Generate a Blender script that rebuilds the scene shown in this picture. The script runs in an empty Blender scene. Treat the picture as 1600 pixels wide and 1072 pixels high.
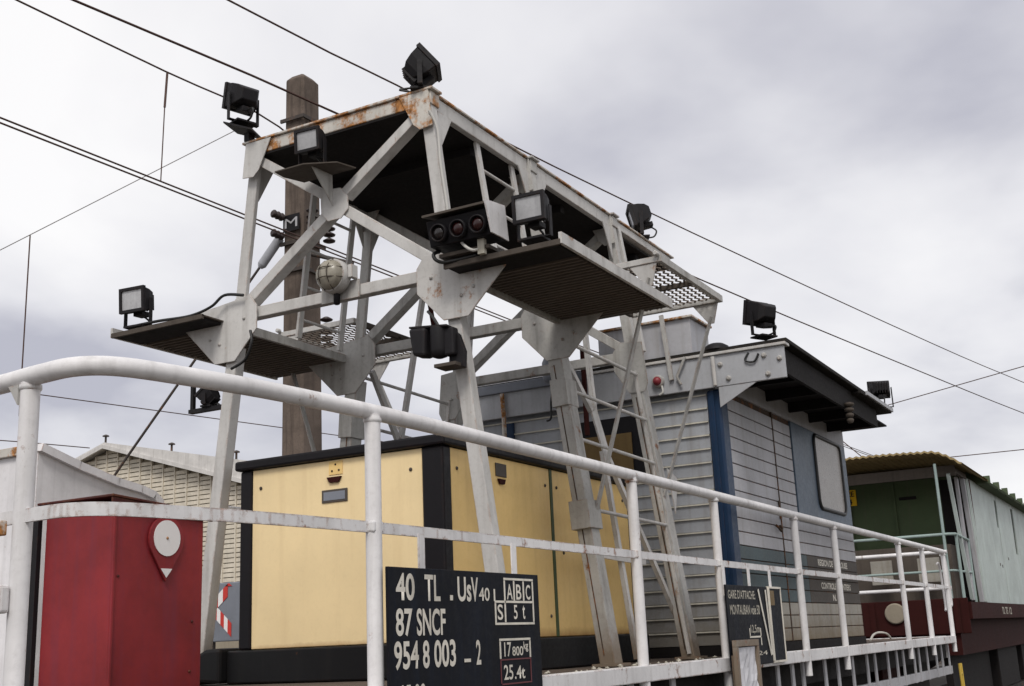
import bpy, bmesh, math, random
from mathutils import Vector, Matrix
random.seed(7)
R = math.radians
S = bpy.context.scene
COL = S.collection

# ------------------------------------------------------------------ camera
def cam_axes(yaw, pitch, roll):
    cy, sy = math.cos(yaw), math.sin(yaw)
    f = Vector((math.cos(pitch)*cy, math.cos(pitch)*sy, math.sin(pitch)))
    r = Vector((sy, -cy, 0)); u = r.cross(f)
    c, s = math.cos(roll), math.sin(roll)
    return c*r + s*u, -s*r + c*u, f
cd = bpy.data.cameras.new('camera'); cam = bpy.data.objects.new('camera', cd); COL.objects.link(cam)
rt, up, fw = cam_axes(R(28.517), R(14.181), R(-2.512))
cam.matrix_world = Matrix(((rt.x, up.x, -fw.x, 0), (rt.y, up.y, -fw.y, 0), (rt.z, up.z, -fw.z, 1.45), (0, 0, 0, 1)))
cd.sensor_width = 36; cd.lens = 1850/1600*36; cd.clip_start = .05; cd.clip_end = 3000
S.camera = cam

# ------------------------------------------------------------------ sky, sun, exposure
SUN_AZ, SUN_EL = R(203), R(50)          # direction towards the sun, measured from +X towards +Y
w = bpy.data.worlds.new('World'); S.world = w; w.use_nodes = True
nt = w.node_tree; nt.nodes.clear()
N = lambda t: nt.nodes.new(t)
out = N('ShaderNodeOutputWorld'); mix = N('ShaderNodeMixShader'); mix.inputs[0].default_value = .94
b1 = N('ShaderNodeBackground'); b2 = N('ShaderNodeBackground')
sky = N('ShaderNodeTexSky'); sky.sky_type = 'NISHITA'; sky.sun_disc = False
sky.sun_elevation = SUN_EL; sky.sun_rotation = R(90) - SUN_AZ
b1.inputs[1].default_value = .1
nt.links.new(sky.outputs[0], b1.inputs[0])
tc = N('ShaderNodeTexCoord'); sep = N('ShaderNodeSeparateXYZ'); nt.links.new(tc.outputs['Generated'], sep.inputs[0])
def wm(op, a, b):
    n = N('ShaderNodeMath'); n.operation = op
    for i, v in enumerate((a, b)):
        if hasattr(v, 'is_output'): nt.links.new(v, n.inputs[i])
        else: n.inputs[i].default_value = v
    return n.outputs[0]
zz = wm('ADD', wm('MAXIMUM', sep.outputs[2], 0.0), .28)
cmb = N('ShaderNodeCombineXYZ')
nt.links.new(wm('DIVIDE', sep.outputs[0], zz), cmb.inputs[0]); nt.links.new(wm('DIVIDE', sep.outputs[1], zz), cmb.inputs[1])
cmb.inputs[2].default_value = 1.3
nz = N('ShaderNodeTexNoise'); nz.inputs['Scale'].default_value = 1.15; nz.inputs['Detail'].default_value = 6; nz.inputs['Roughness'].default_value = .5
nz.inputs['Distortion'].default_value = .25
nt.links.new(cmb.outputs[0], nz.inputs['Vector'])
rp = N('ShaderNodeValToRGB'); cr = rp.color_ramp
cr.elements[0].position = .30; cr.elements[0].color = (.40, .40, .455, 1)
cr.elements[1].position = .60; cr.elements[1].color = (.80, .79, .79, 1)
e = cr.elements.new(.45); e.color = (.65, .645, .67, 1)
nt.links.new(nz.outputs[0], rp.inputs[0]); nt.links.new(rp.outputs[0], b2.inputs[0]); b2.inputs[1].default_value = 1.0
nt.links.new(b1.outputs[0], mix.inputs[1]); nt.links.new(b2.outputs[0], mix.inputs[2]); nt.links.new(mix.outputs[0], out.inputs[0])

sd = bpy.data.lights.new('sun', 'SUN'); sd.energy = 1.5; sd.angle = R(20); sd.color = (1, .955, .89)
sun = bpy.data.objects.new('sun', sd); COL.objects.link(sun)
sdir = Vector((math.cos(SUN_EL)*math.cos(SUN_AZ), math.cos(SUN_EL)*math.sin(SUN_AZ), math.sin(SUN_EL)))
sun.rotation_euler = sdir.to_track_quat('Z', 'Y').to_euler(); sun.location = sdir*60
vs = S.view_settings; vs.view_transform = 'Standard'; vs.look = 'None'; vs.exposure = 0.36; vs.gamma = 1; vs.use_curve_mapping = False

# ------------------------------------------------------------------ materials
def paint(name, col, rough=.5, rust=.12, dirt=.35, edge=.5, rustcol=(.20, .075, .025), dirtcol=(.09, .075, .055), metal=0, bump=.15, streak=1.0, tone=.12, spec=.25, mud=None):
    m = bpy.data.materials.new(name); m.use_nodes = True
    t = m.node_tree; n = t.nodes; L = t.links.new
    bs = n['Principled BSDF']
    g = n.new('ShaderNodeNewGeometry')
    def noise(scale, det=5, ro=.6, vec=None):
        q = n.new('ShaderNodeTexNoise'); q.inputs['Scale'].default_value = scale; q.inputs['Detail'].default_value = det; q.inputs['Roughness'].default_value = ro
        L(vec or g.outputs['Position'], q.inputs['Vector']); return q.outputs[0]
    def rng(v, a, b, c=0., d=1.):
        q = n.new('ShaderNodeMapRange'); q.inputs[1].default_value = a; q.inputs[2].default_value = b; q.inputs[3].default_value = c; q.inputs[4].default_value = d
        L(v, q.inputs[0]); return q.outputs[0]
    def mt(op, a, b):
        q = n.new('ShaderNodeMath'); q.operation = op; q.use_clamp = op == 'ADD'
        for i, v in enumerate((a, b)):
            if hasattr(v, 'is_output'): L(v, q.inputs[i])
            else: q.inputs[i].default_value = v
        return q.outputs[0]
    def mixc(f, a, b):
        q = n.new('ShaderNodeMix'); q.data_type = 'RGBA'
        if hasattr(f, 'is_output'): L(f, q.inputs[0])
        else: q.inputs[0].default_value = f
        for i, v in ((6, a), (7, b)):
            if hasattr(v, 'is_output'): L(v, q.inputs[i])
            else: q.inputs[i].default_value = (*v, 1)
        return q.outputs[2]
    lo = tuple(c*(1-tone*1.6) for c in col); hi = tuple(min(1, c*(1+tone)) for c in col)
    c = mixc(rng(noise(1.7, 6, .65), .3, .7), lo, hi)
    mp = n.new('ShaderNodeMapping'); mp.inputs['Scale'].default_value = (14, 14, .9); L(g.outputs['Position'], mp.inputs[0])
    st = noise(1.0, 4, .55, mp.outputs[0])
    fine = noise(38, 4, .7)
    c = mixc(mt('MULTIPLY', rng(st, .5, .78), dirt*streak), c, dirtcol)
    c = mixc(mt('MULTIPLY', rng(fine, .5, .85), dirt*.6), c, dirtcol)
    if mud:      # splashed mud and rust creep above the deck
        sp_ = n.new('ShaderNodeSeparateXYZ'); L(g.outputs['Position'], sp_.inputs[0])
        mf = mt('MULTIPLY', rng(mt('ADD', mt('MULTIPLY', rng(sp_.outputs[2], mud[1], mud[0]), .62), mt('MULTIPLY', noise(8, 7, .7), .45)), .40, .75), mud[2])
        c = mixc(mf, c, mud[3])
    rm = rng(mt('ADD', mt('MULTIPLY', noise(7, 9, .72), .75), mt('MULTIPLY', st, .25)), .70-rust*.5, .76-rust*.45)
    if edge:
        bv = n.new('ShaderNodeBevel'); bv.samples = 3; bv.inputs[0].default_value = .012
        dp = n.new('ShaderNodeVectorMath'); dp.operation = 'DOT_PRODUCT'; L(bv.outputs[0], dp.inputs[0]); L(g.outputs['Normal'], dp.inputs[1])
        em = rng(dp.outputs['Value'], .995, .86)
        em = mt('MULTIPLY', em, rng(noise(11, 6, .7), .47, .62))
        rm = mt('ADD', rm, mt('MULTIPLY', em, edge))
    rc = mixc(rng(noise(30, 5, .7), .35, .7), tuple(k*.45 for k in rustcol), tuple(min(1, k*1.8) for k in rustcol))
    c = mixc(rm, c, rc)
    L(c, bs.inputs['Base Color'])
    L(rng(fine, .2, .8, max(.05, rough-.12), min(1, rough+.15)), bs.inputs['Roughness'])
    bs.inputs['Metallic'].default_value = metal
    bs.inputs['Specular IOR Level'].default_value = spec
    if bump:
        bp = n.new('ShaderNodeBump'); bp.inputs['Strength'].default_value = bump; bp.inputs['Distance'].default_value = .004
        L(mt('ADD', mt('MULTIPLY', noise(9, 5, .6), .7), mt('MULTIPLY', fine, .3)), bp.inputs['Height']); L(bp.outputs[0], bs.inputs['Normal'])
    return m
def plain(name, col, rough=.5, **k):
    m = bpy.data.materials.new(name); m.use_nodes = True
    b = m.node_tree.nodes['Principled BSDF']; b.inputs['Base Color'].default_value = (*col, 1); b.inputs['Roughness'].default_value = rough
    for a, v in k.items(): b.inputs[a.replace('_', ' ')].default_value = v
    return m
M = dict(
    rail=paint('white railing paint', (.77, .755, .76), .45, .17, .28, .7, bump=.3),
    sill=paint('white sill paint', (.72, .71, .715), .5, .27, .25, 1.3),
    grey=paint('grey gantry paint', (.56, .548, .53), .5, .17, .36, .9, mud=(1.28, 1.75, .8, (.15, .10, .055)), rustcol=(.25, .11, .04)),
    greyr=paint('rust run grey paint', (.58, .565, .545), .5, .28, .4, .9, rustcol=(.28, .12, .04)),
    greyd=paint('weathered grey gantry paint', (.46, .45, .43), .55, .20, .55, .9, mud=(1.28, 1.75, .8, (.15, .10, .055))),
    rusty=paint('rust stained pale paint', (.60, .57, .52), .55, .47, .4, 1.0, rustcol=(.34, .15, .045)),
    under=paint('shade blackened sheet', (.014, .012, .012), .75, .02, .2, 0, dirtcol=(.03, .022, .018), spec=.15),  # near-black so that underside shade is put into the colour
    grate=paint('dark shaded steel', (.085, .070, .058), .7, .12, .4, 0, rustcol=(.09, .05, .03), dirtcol=(.03,.024,.02), spec=.2),  # dark steel; its colour also carries the shade under the platforms
    tread=paint('worn tread steel', (.15, .125, .105), .7, .15, .4, 0, rustcol=(.12, .06, .03), spec=.2),
    mesh=paint('rusty expanded steel', (.24, .20, .17), .6, .2, .4, 0),
    black=paint('black enamel', (.008, .007, .009), .5, .03, .15, .12, dirtcol=(.02, .017, .015), spec=.2),
    blackm=paint('matt black enamel', (.011, .010, .012), .6, .03, .2, .12, dirtcol=(.03, .025, .022), spec=.25),
    cream=paint('cream yellow enamel', (.86, .68, .39), .42, .025, .16, mud=(1.455, 1.52, .7, (.34, .16, .05)), edge=.2, rustcol=(.35, .13, .03), dirtcol=(.38, .22, .07), tone=.05, bump=.06),
    creams=paint('shaded cream enamel', (.80, .56, .225), .45, .04, .2, .25, mud=(1.455, 1.56, .75, (.28, .12, .03)), rustcol=(.35, .13, .03), dirtcol=(.34, .19, .06), tone=.06, bump=.06),  # cream made deeper for the housing sides, their shade painted in
    maroon=paint('maroon enamel', (.25, .024, .028), .45, .03, .45, .3, dirtcol=(.14, .035, .07), tone=.22, rustcol=(.08, .02, .015)),
    maroonlid=paint('rusting maroon lid', (.07, .012, .012), .6, .25, .4, .8),
    whitep=paint('white sheet paint', (.80, .785, .80), .5, .12, .2, .9, rustcol=(.30, .12, .04)),
    navy=paint('dark blue enamel', (.010, .032, .078), .45, .03, .2, .2, dirtcol=(.03, .04, .05)),
    slate=paint('slate blue enamel', (.085, .12, .165), .45, .02, .2, .15),
    cabin=paint('blue grey board paint', (.36, .375, .405), .55, .07, .4, .3, mud=(1.3, 2.1, .7, (.15, .125, .085)), dirtcol=(.16, .14, .11)),
    cabins=paint('pale grey board paint', (.43, .43, .455), .55, .08, .35, .35, dirtcol=(.20, .17, .13)),
    cabinl=paint('mud stained board paint', (.35, .33, .29), .6, .14, .6, .4, mud=(1.25, 1.75, .8, (.16, .11, .05)), dirtcol=(.17, .13, .08)),
    rib=paint('chalky rib paint', (.60, .575, .50), .6, .12, .4, 0),
    ribd=paint('rusty seam', (.07, .045, .03), .7, .4, .5, 0),
    teal=paint('dark teal band', (.075, .105, .115), .55, .05, .3, 0),
    brown=paint('brown black sign paint', (.075, .064, .055), .6, .1, .4, 0),
    fascia=paint('pale grey fascia paint', (.43, .44, .465), .5, .10, .3, .5),
    roof=paint('tarred roof', (.02, .018, .017), .85, .05, .3, 0, spec=.15),
    concrete=paint('weathered concrete', (.135, .105, .086), .9, .04, 1.0, 0, dirtcol=(.055, .042, .035), bump=.8, tone=.3),
    wire=plain('oxidised wire', (.075, .036, .026), .55, Metallic=.3),
    thin=plain('thin steel wire', (.22, .20, .20), .6),
    cable=plain('black rubber cable', (.012, .012, .012), .5),
    wcable=plain('pale cable', (.5, .49, .46), .5),
    letter=paint('cream lettering paint', (.74, .70, .62), .6, .10, .35, 0, rustcol=(.05, .05, .05), bump=0),
    letterw=paint('worn lettering paint', (.50, .47, .40), .7, .12, .5, 0, bump=0),
    board=paint('black number board', (.006, .007, .011), .55, .01, .5, .05, dirtcol=(.010, .016, .032), spec=.12),
    redline=plain('faded red line', (.13, .03, .035), .6),
    lens=paint('prismatic flood glass', (.40, .40, .41), .15, 0, .7, 0, dirtcol=(.18,.18,.19), bump=1, spec=.5, tone=.3),
    dome=paint('ribbed bulkhead glass', (.33, .305, .25), .25, 0, .9, 0, dirtcol=(.14, .12, .09), bump=1, spec=.4, tone=.25),
    redlens=plain('dark red lens', (.022, .003, .003), .3),
    darklens=plain('smoked lens', (.02, .016, .016), .12),
    insul=plain('glazed insulator', (.030, .018, .017), .4),
    insulg=paint('grey long rod insulator', (.36, .37, .40), .35, 0, .2, 0),
    window=paint('misted window pane', (.30, .275, .25), .3, 0, .2, 0, bump=0, spec=.3),
    ochre=paint('ochre drum paint', (.16, .105, .04), .5, .1, .5, 0, dirtcol=(.09, .05, .02)),
    green=paint('dark green sheet paint', (.060, .088, .038), .55, .06, .4, .2),
    mint=paint('pale mint paint', (.46, .52, .50), .5, .07, .3, .35, dirtcol=(.2, .24, .2)),
    mintr=paint('mint handrail paint', (.30, .38, .365), .45, .06, .2, 0),
    oroof=paint('lichen yellow fibre sheet', (.34, .26, .13), .9, .15, .5, 0, rustcol=(.25, .10, .03), dirtcol=(.12, .06, .03)),
    groof=paint('mossy green roof edge', (.09, .12, .07), .8, .1, .5, 0),
    chassis=paint('shaded oxide brown underframe', (.036, .009, .008), .7, .1, .5, 0, dirtcol=(.015, .008, .007), spec=.08),  # oxide brown, darkened to hold the shadow below the wagon body
    yellow=paint('yellow tag', (.80, .48, .01), .5, 0, .05, 0, bump=0),
    louvre=paint('cream louvre paint', (.66, .60, .50), .6, 0, .2, 0, bump=0),
    louvred=paint('louvre backing', (.30, .26, .20), .8, 0, .2, 0, bump=0),
    wroof=paint('pale sheet roof', (.62, .60, .58), .6, .03, .3, 0, bump=0),
    signgrey=paint('grey panel', (.20, .215, .25), .5, 0, .15, 0, bump=0),
    markred=plain('faded red plastic', (.22, .022, .03), .5),
    sred=plain('reflective red', (.52, .03, .02), .4), swhite=plain('reflective white', (.78, .76, .75), .4),
    steel=paint('dark wheel steel', (.06, .05, .045), .6, .3, .3, 0),
    deck=paint('weathered deck plank', (.11, .085, .07), .85, .1, .5, 0, bump=.4),
    ballast=paint('dirty shaded ballast', (.07, .06, .052), .95, .1, .7, 0, bump=1),  # dirty stone, with the shadow around the wagons in its base colour
    ground=paint('dry ground', (.10, .088, .07), .95, 0, .6, 0, bump=.6),
    paper=paint('crumpled paper', (.70, .70, .74), .8, 0, .25, 0, bump=1),
    ykey=plain('yellow step paint', (.55, .38, .06), .5),
    tank=paint('oily black tank', (.008, .008, .009), .5, .04, .3, .15, dirtcol=(.02, .018, .016), spec=.2),
)

# ------------------------------------------------------------------ mesh builder
class MB:
    def __init__(s): s.v = []; s.f = []; s.sm = []
    def add(s, v, f, smooth=False):
        o = len(s.v); s.v += [Vector(p) for p in v]
        for q in f: s.f.append([o+i for i in q]); s.sm.append(smooth)
        return s
    def box(s, x0, x1, y0, y1, z0, z1):
        return s.add([(x0,y0,z0),(x1,y0,z0),(x1,y1,z0),(x0,y1,z0),(x0,y0,z1),(x1,y0,z1),(x1,y1,z1),(x0,y1,z1)],
                     [(3,2,1,0),(4,5,6,7),(0,1,5,4),(1,2,6,5),(2,3,7,6),(3,0,4,7)])
    def obox(s, c, ax, ay, az, sx, sy, sz):          # oriented box
        c = Vector(c); P = []
        for k in (-1, 1):
            for i, j in ((-1,-1),(1,-1),(1,1),(-1,1)): P.append(c+ax*(i*sx/2)+ay*(j*sy/2)+az*(k*sz/2))
        return s.add(P, [(3,2,1,0),(4,5,6,7),(0,1,5,4),(1,2,6,5),(2,3,7,6),(3,0,4,7)])
    def bar(s, p, q, wd, ht, upv=(0,0,1)):           # beam p->q, ht measured towards upv, wd across
        p, q = Vector(p), Vector(q); d = (q-p); l = d.length; d.normalize()
        u = Vector(upv); u = (u - d*u.dot(d))
        if u.length < 1e-5: u = Vector((1,0,0)) - d*d.x
        u.normalize(); sd_ = d.cross(u)
        return s.obox((p+q)/2, d, sd_, u, l, wd, ht)
    def tube(s, pts, r, n=10, closed=False):
        pts = [Vector(p) for p in pts]; m = len(pts); prev = None; rings = []
        for i, p in enumerate(pts):
            a = pts[i-1] if (i > 0 or closed) else p; b = pts[(i+1) % m] if (i < m-1 or closed) else p
            d = (b-a).normalized()
            if prev is None:
                u = Vector((0,0,1)) if abs(d.z) < .9 else Vector((1,0,0))
            else: u = prev
            u = (u - d*u.dot(d)).normalized(); prev = u; v = d.cross(u)
            rings.append([p + u*(r*math.cos(2*math.pi*k/n)) + v*(r*math.sin(2*math.pi*k/n)) for k in range(n)])
        V = [q for rr in rings for q in rr]; F = []
        for i in range(m if closed else m-1):
            j = (i+1) % m
            for k in range(n): F.append((i*n+k, i*n+(k+1) % n, j*n+(k+1) % n, j*n+k))
        s.add(V, F, True)
        if not closed:
            s.add(rings[0], [tuple(range(n))][::-1]); s.add(rings[-1], [tuple(range(n))])
        return s
    def prism(s, poly, vec):
        poly = [Vector(p) for p in poly]; v = Vector(vec); n = len(poly)
        return s.add(poly+[p+v for p in poly], [tuple(range(n))[::-1], tuple(range(n, 2*n))]+[(i, (i+1) % n, n+(i+1) % n, n+i) for i in range(n)])
    def lathe(s, c, axis, prof, n=20):                # prof: (radius, distance along the axis)
        c = Vector(c); a = Vector(axis).normalized(); u = Vector((0,0,1)) if abs(a.z) < .9 else Vector((1,0,0))
        u = (u - a*u.dot(a)).normalized(); v = a.cross(u); V = []; F = []
        for r, t in prof:
            for k in range(n): V.append(c+a*t+u*(r*math.cos(2*math.pi*k/n))+v*(r*math.sin(2*math.pi*k/n)))
        for i in range(len(prof)-1):
            for k in range(n): F.append((i*n+k, i*n+(k+1) % n, (i+1)*n+(k+1) % n, (i+1)*n+k))
        s.add(V, F, True)
        s.add(V[:n], [tuple(range(n))]); s.add(V[-n:], [tuple(range(n))])
        return s
    def build(s, name, mat, parent=None, bevel=0, kind=None):
        org = Vector(parent['_o']) if parent is not None else None
        if org is None:
            xs = [p.x for p in s.v]; ys = [p.y for p in s.v]; zs = [p.z for p in s.v]
            org = Vector(((min(xs)+max(xs))/2, (min(ys)+max(ys))/2, min(zs)))
        me = bpy.data.meshes.new(name); me.from_pydata([p-org for p in s.v], [], s.f)
        bm = bmesh.new(); bm.from_mesh(me); bmesh.ops.recalc_face_normals(bm, faces=bm.faces); bm.to_mesh(me); bm.free()
        me.polygons.foreach_set('use_smooth', s.sm); me.materials.append(M[mat]); me.update()
        o = bpy.data.objects.new(name, me); COL.objects.link(o); o['_o'] = tuple(org)
        if parent is not None: o.parent = parent
        else: o.location = org
        if bevel:
            b = o.modifiers.new('bevel', 'BEVEL'); b.width = bevel; b.segments = 2; b.limit_method = 'ANGLE'; b.angle_limit = R(40)
        if kind: o['kind'] = kind
        return o
def tag(o, label, cat, group=None):
    o['label'] = label; o['category'] = cat
    if group: o['group'] = group
    return o
def thing(name, label, cat, loc, group=None):
    o = bpy.data.objects.new(name, None); COL.objects.link(o); o.location = loc; o['_o'] = tuple(loc); o.empty_display_size = .1
    return tag(o, label, cat, group)
def piece(src, dx=0, dy=0, dz=0, parent=None):        # a further copy of a piece, sharing its mesh
    c = src.copy(); COL.objects.link(c); c.parent = parent or src.parent; c.location = src.location + Vector((dx, dy, dz)); return c
def text(s, x0, x1, z0, z1, y, mat, parent, bold=.012, facing='-Y', name='lettering'):
    """flat painted lettering fitted into a rectangle; on a face towards -Y (x0..x1 run along X) or -X (x0..x1 run along -Y)"""
    cu = bpy.data.curves.new('t', 'FONT'); cu.body = s; cu.size = 1; cu.offset = bold; cu.resolution_u = 4
    ob = bpy.data.objects.new('t', cu); me = bpy.data.meshes.new_from_object(ob)
    bpy.data.objects.remove(ob); bpy.data.curves.remove(cu)
    xs = [v.co.x for v in me.vertices]; ys = [v.co.y for v in me.vertices]
    ax, bx, ay, by = min(xs), max(xs), min(ys), max(ys)
    org = Vector(parent['_o'])
    for v in me.vertices:
        a = x0+(v.co.x-ax)/(bx-ax)*(x1-x0); h = z0+(v.co.y-ay)/(by-ay)*(z1-z0)
        v.co = (Vector((a, y, h)) if facing == '-Y' else Vector((y, a, h))) - org
    me.materials.append(M[mat]); me.name = name
    o = bpy.data.objects.new(name, me); COL.objects.link(o); o.parent = parent; o['_o'] = tuple(org)
    return o

# ------------------------------------------------------------------ ground and track
g = MB().add([(-400,-400,-.15),(900,-400,-.15),(900,900,-.15),(-400,900,-.15)], [(0,1,2,3)]).build('ground', 'ground', kind='structure')
YC = 4.2
for yc in (YC, 7.9):
    MB().prism([(-60,yc-2,-.146),(-60,yc+2,-.146),(-60,yc+1.5,-.02),(-60,yc-1.5,-.02)], (160,0,0)).build('ballast_bed', 'ballast', kind='structure')
    rails = MB()
    for s_ in (-1, 1):
        yy = yc+s_*.75
        rails.prism([(-60,yy-.07,-.018),(-60,yy+.07,-.018),(-60,yy+.07,0),(-60,yy+.012,.02),(-60,yy+.012,.1),(-60,yy+.035,.11),(-60,yy+.035,.15),(-60,yy-.035,.15),(-60,yy-.035,.11),(-60,yy-.012,.1),(-60,yy-.012,.02),(-60,yy-.07,0)], (160,0,0))
    rails.build('railway_track', 'steel', kind='structure')

# ------------------------------------------------------------------ flat wagon
YN, YF, ZD = 2.81, 5.59, 1.28
wg = thing('flat_wagon', 'long flat works wagon with white tubular side railings and dark deck', 'wagon', (10, YC, .15))
for i in range(26):
    x = 2.75+i*.56
    MB().box(x, x+.55, YN+.06, YF-.06, ZD-.05, ZD-random.uniform(0,.004)).build('deck_plank', 'deck', wg)
MB().box(2.7, 17.3, YN+.12, YF-.12, 1.0, ZD-.055).build('underframe', 'under', wg)
for y in (YN, YF):
    MB().box(2.75, 17.25, y-.035, y+.035, 1.195, 1.288).build('side_sill', 'sill', wg, .006)
MB().box(2.66, 2.74, YN+.1, YF-.1, 1.0, 1.288).build('end_sill', 'sill', wg, .006)
MB().box(17.26, 17.34, YN+.1, YF-.1, 1.0, 1.288).build('end_sill', 'sill', wg, .006)
for x0, x1 in ((6.2,9.5),(10.2,13.6),(15.6,17.1)): MB().box(x0, x1, YN+.35, YN+.6, .30, .998).build('deck_shade_box', 'under', wg, .02)  # added dark boxes that stand in for shade below the deck
lb = MB().box(6.9, 17.2, YN+.05, YN+.11, .80, .90).build('lower_sill', 'cabins', wg, .005)
sx = [5.95,6.5,7.15,9.35,9.75,10.05,10.75,11.2,11.75,12.35,12.7,13.3,13.75,14.1,14.7,15.0,15.5,16.1,16.5,17.0]
s0 = MB().box(sx[0]-.035, sx[0]+.035, YN+.04, YN+.055, .80, 1.19).build('stake_bracket', 'cabins', wg)
for x in sx[1:]: piece(s0, x-sx[0])
for x in (5.2, 14.8):
    ws = MB()
    for y in (YC-.75, YC+.75):
        sgn = 1 if y > YC else -1
        ws.lathe((x, y-sgn*.07, .61), (0, sgn, 0), [(.10,-.03),(.40,-.01),(.44,0),(.46,.06),(.44,.12),(.14,.14),(.12,.2)], 32)
    ws.lathe((x, YC-.7, .61), (0,1,0), [(.08,0),(.08,1.4)], 16)
    ws.build('wheelset', 'steel', wg)
    for y in (YC-1.0, YC+1.0): MB().box(x-.5, x+.5, y-.05, y+.05, .62, 1.0).build('axle_guard', 'chassis', wg, .01)
for y in (YC-.87, YC+.87):
    MB().lathe((2.66, y, 1.06), (-1,0,0), [(.09,0),(.09,.35),(.06,.36),(.06,.5),(.22,.52),(.22,.56)], 24).build('buffer', 'black', wg)
    MB().lathe((17.34, y, 1.06), (1,0,0), [(.09,0),(.09,.35),(.06,.36),(.06,.5),(.22,.52),(.22,.56)], 24).build('buffer', 'black', wg)
# the railing, as one part with its tubes
def smooth_path(P, n=6):
    P = [Vector(p) for p in P]; o = []
    for i in range(len(P)-1):
        a = P[max(0,i-1)]; b = P[i]; c = P[i+1]; d = P[min(len(P)-1,i+2)]
        for k in range(n):
            t = k/n; o.append(.5*((2*b)+(c-a)*t+(2*a-5*b+4*c-d)*t*t+(3*b-a-3*c+d)*t**3))
    return o+[P[-1]]
cxy = [(2.70,5.2),(2.70,4.2),(2.695,3.6),(2.665,3.28),(2.665,3.10),(2.76,2.99),(3.02,2.925),(3.30,2.875),(3.75,2.835),(4.3,2.815),(5.2,2.81),(8,2.81),(17.19,2.80)]
rl = MB().tube(smooth_path([(x,y,2.4) for x,y in cxy]), .034, 14).build('handrail', 'rail', wg)
# knee rail: a flat bar following the same line
pth = smooth_path([(x,y,1.925) for x,y in cxy]); mb = MB()
for a, b in zip(pth[:-1], pth[1:]): 
    d = (b-a).normalized(); mb.bar(a-d*.002, b+d*.002, .014, .045)
mb.build('knee_rail', 'sill', wg)
posts = [(2.675,3.33),(3.945,2.815),(6.60,2.81),(8.05,2.81),(10.02,2.80),(11.33,2.80),(14.25,2.80),(15.67,2.80),(17.19,2.80)]
for i, (x, y) in enumerate(posts):
    r_ = .033 if i < 3 else .03
    MB().tube([(x,y,.95 if i < 3 else 1.08),(x,y,2.385)], r_, 14).build('railing_post', 'rail', wg)
for i, (x, y) in enumerate(posts):
    bead = MB().lathe((x,y,2.352), (0,0,1), [(.034,0),(.0385,.006),(.0385,.012),(.037,.02)], 14).build('weld_bead', 'sill', wg)
    if i: MB().box(x-.036, x+.036, y-.026, y+.026, 1.902, 1.948).build('rail_joint', 'sill', wg, .008)
for x in (9.2, 13.0, 17.2):
    MB().tube([(x,5.59,1.28),(x,5.59,2.38)], .03, 10).build('railing_post', 'rail', wg)
MB().tube([(6,5.59,2.4),(17.2,5.59,2.4)], .034, 10).build('handrail', 'rail', wg)
MB().box(2.60,2.64,3.325,3.44,1.61,1.70).build('clamp', 'rail', wg, .01)
MB().box(2.61,2.64,3.36,3.44,1.862,1.912).build('clamp', 'rusty', wg, .005)
MB().lathe((2.61,3.375,1.888), (-1,0,0), [(.014,0),(.014,.014),(.008,.016)], 8).build('clamp_bolt', 'maroonlid', wg)
MB().prism([(2.64,3.35,2.37),(2.64,3.40,2.37),(2.64,3.35,2.30)], (.012,0,0)).build('clamp', 'greyd', wg)
MB().tube(smooth_path([(17.25,2.84,2.36),(17.5,2.84,2.36),(17.62,2.84,2.2),(17.66,2.84,1.75),(17.6,2.84,1.68)]), .016, 8).build('end_handhold', 'rail', wg)
MB().tube(smooth_path([(17.25,2.9,2.25),(17.38,2.9,2.25),(17.46,2.9,2.1),(17.5,2.9,1.7),(17.46,2.9,1.62)]), .014, 8).build('end_handhold', 'rail', wg)
for dx in (0,.13): MB().tube([(17.05+dx,2.74,.2),(17.0+dx,2.74,.93)], .016, 8).build('step_stile', 'ykey', wg)
for z in (.35,.6,.8): MB().tube([(17.05,2.74,z),(17.15,2.74,z)], .012, 8).build('step_rung', 'ykey', wg)
MB().tube(smooth_path([(14.1,3.2,1.3),(14.3,3.2,1.36),(14.6,3.2,1.38),(15.0,3.2,1.36),(15.2,3.2,1.3)]), .012, 8).build('deck_handle', 'letter', wg)

mb = MB()
for k in range(46):
    x = random.uniform(5.3,9.0); y = random.uniform(2.87,3.0); r_ = random.uniform(.008,.026); c_ = Vector((x,y,ZD+r_*.4))
    d = [Vector((random.uniform(.6,1)*a*r_, random.uniform(.6,1)*b*r_, random.uniform(.4,.9)*c__*r_)) for a, b, c__ in ((1,0,0),(-1,0,0),(0,1,0),(0,-1,0),(0,0,1),(0,0,-1))]
    mb.add([c_+q for q in d], [(0,2,4),(2,1,4),(1,3,4),(3,0,4),(2,0,5),(1,2,5),(3,1,5),(0,3,5)])
mb.build('deck_debris', 'letterw', wg, kind='stuff')
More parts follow.
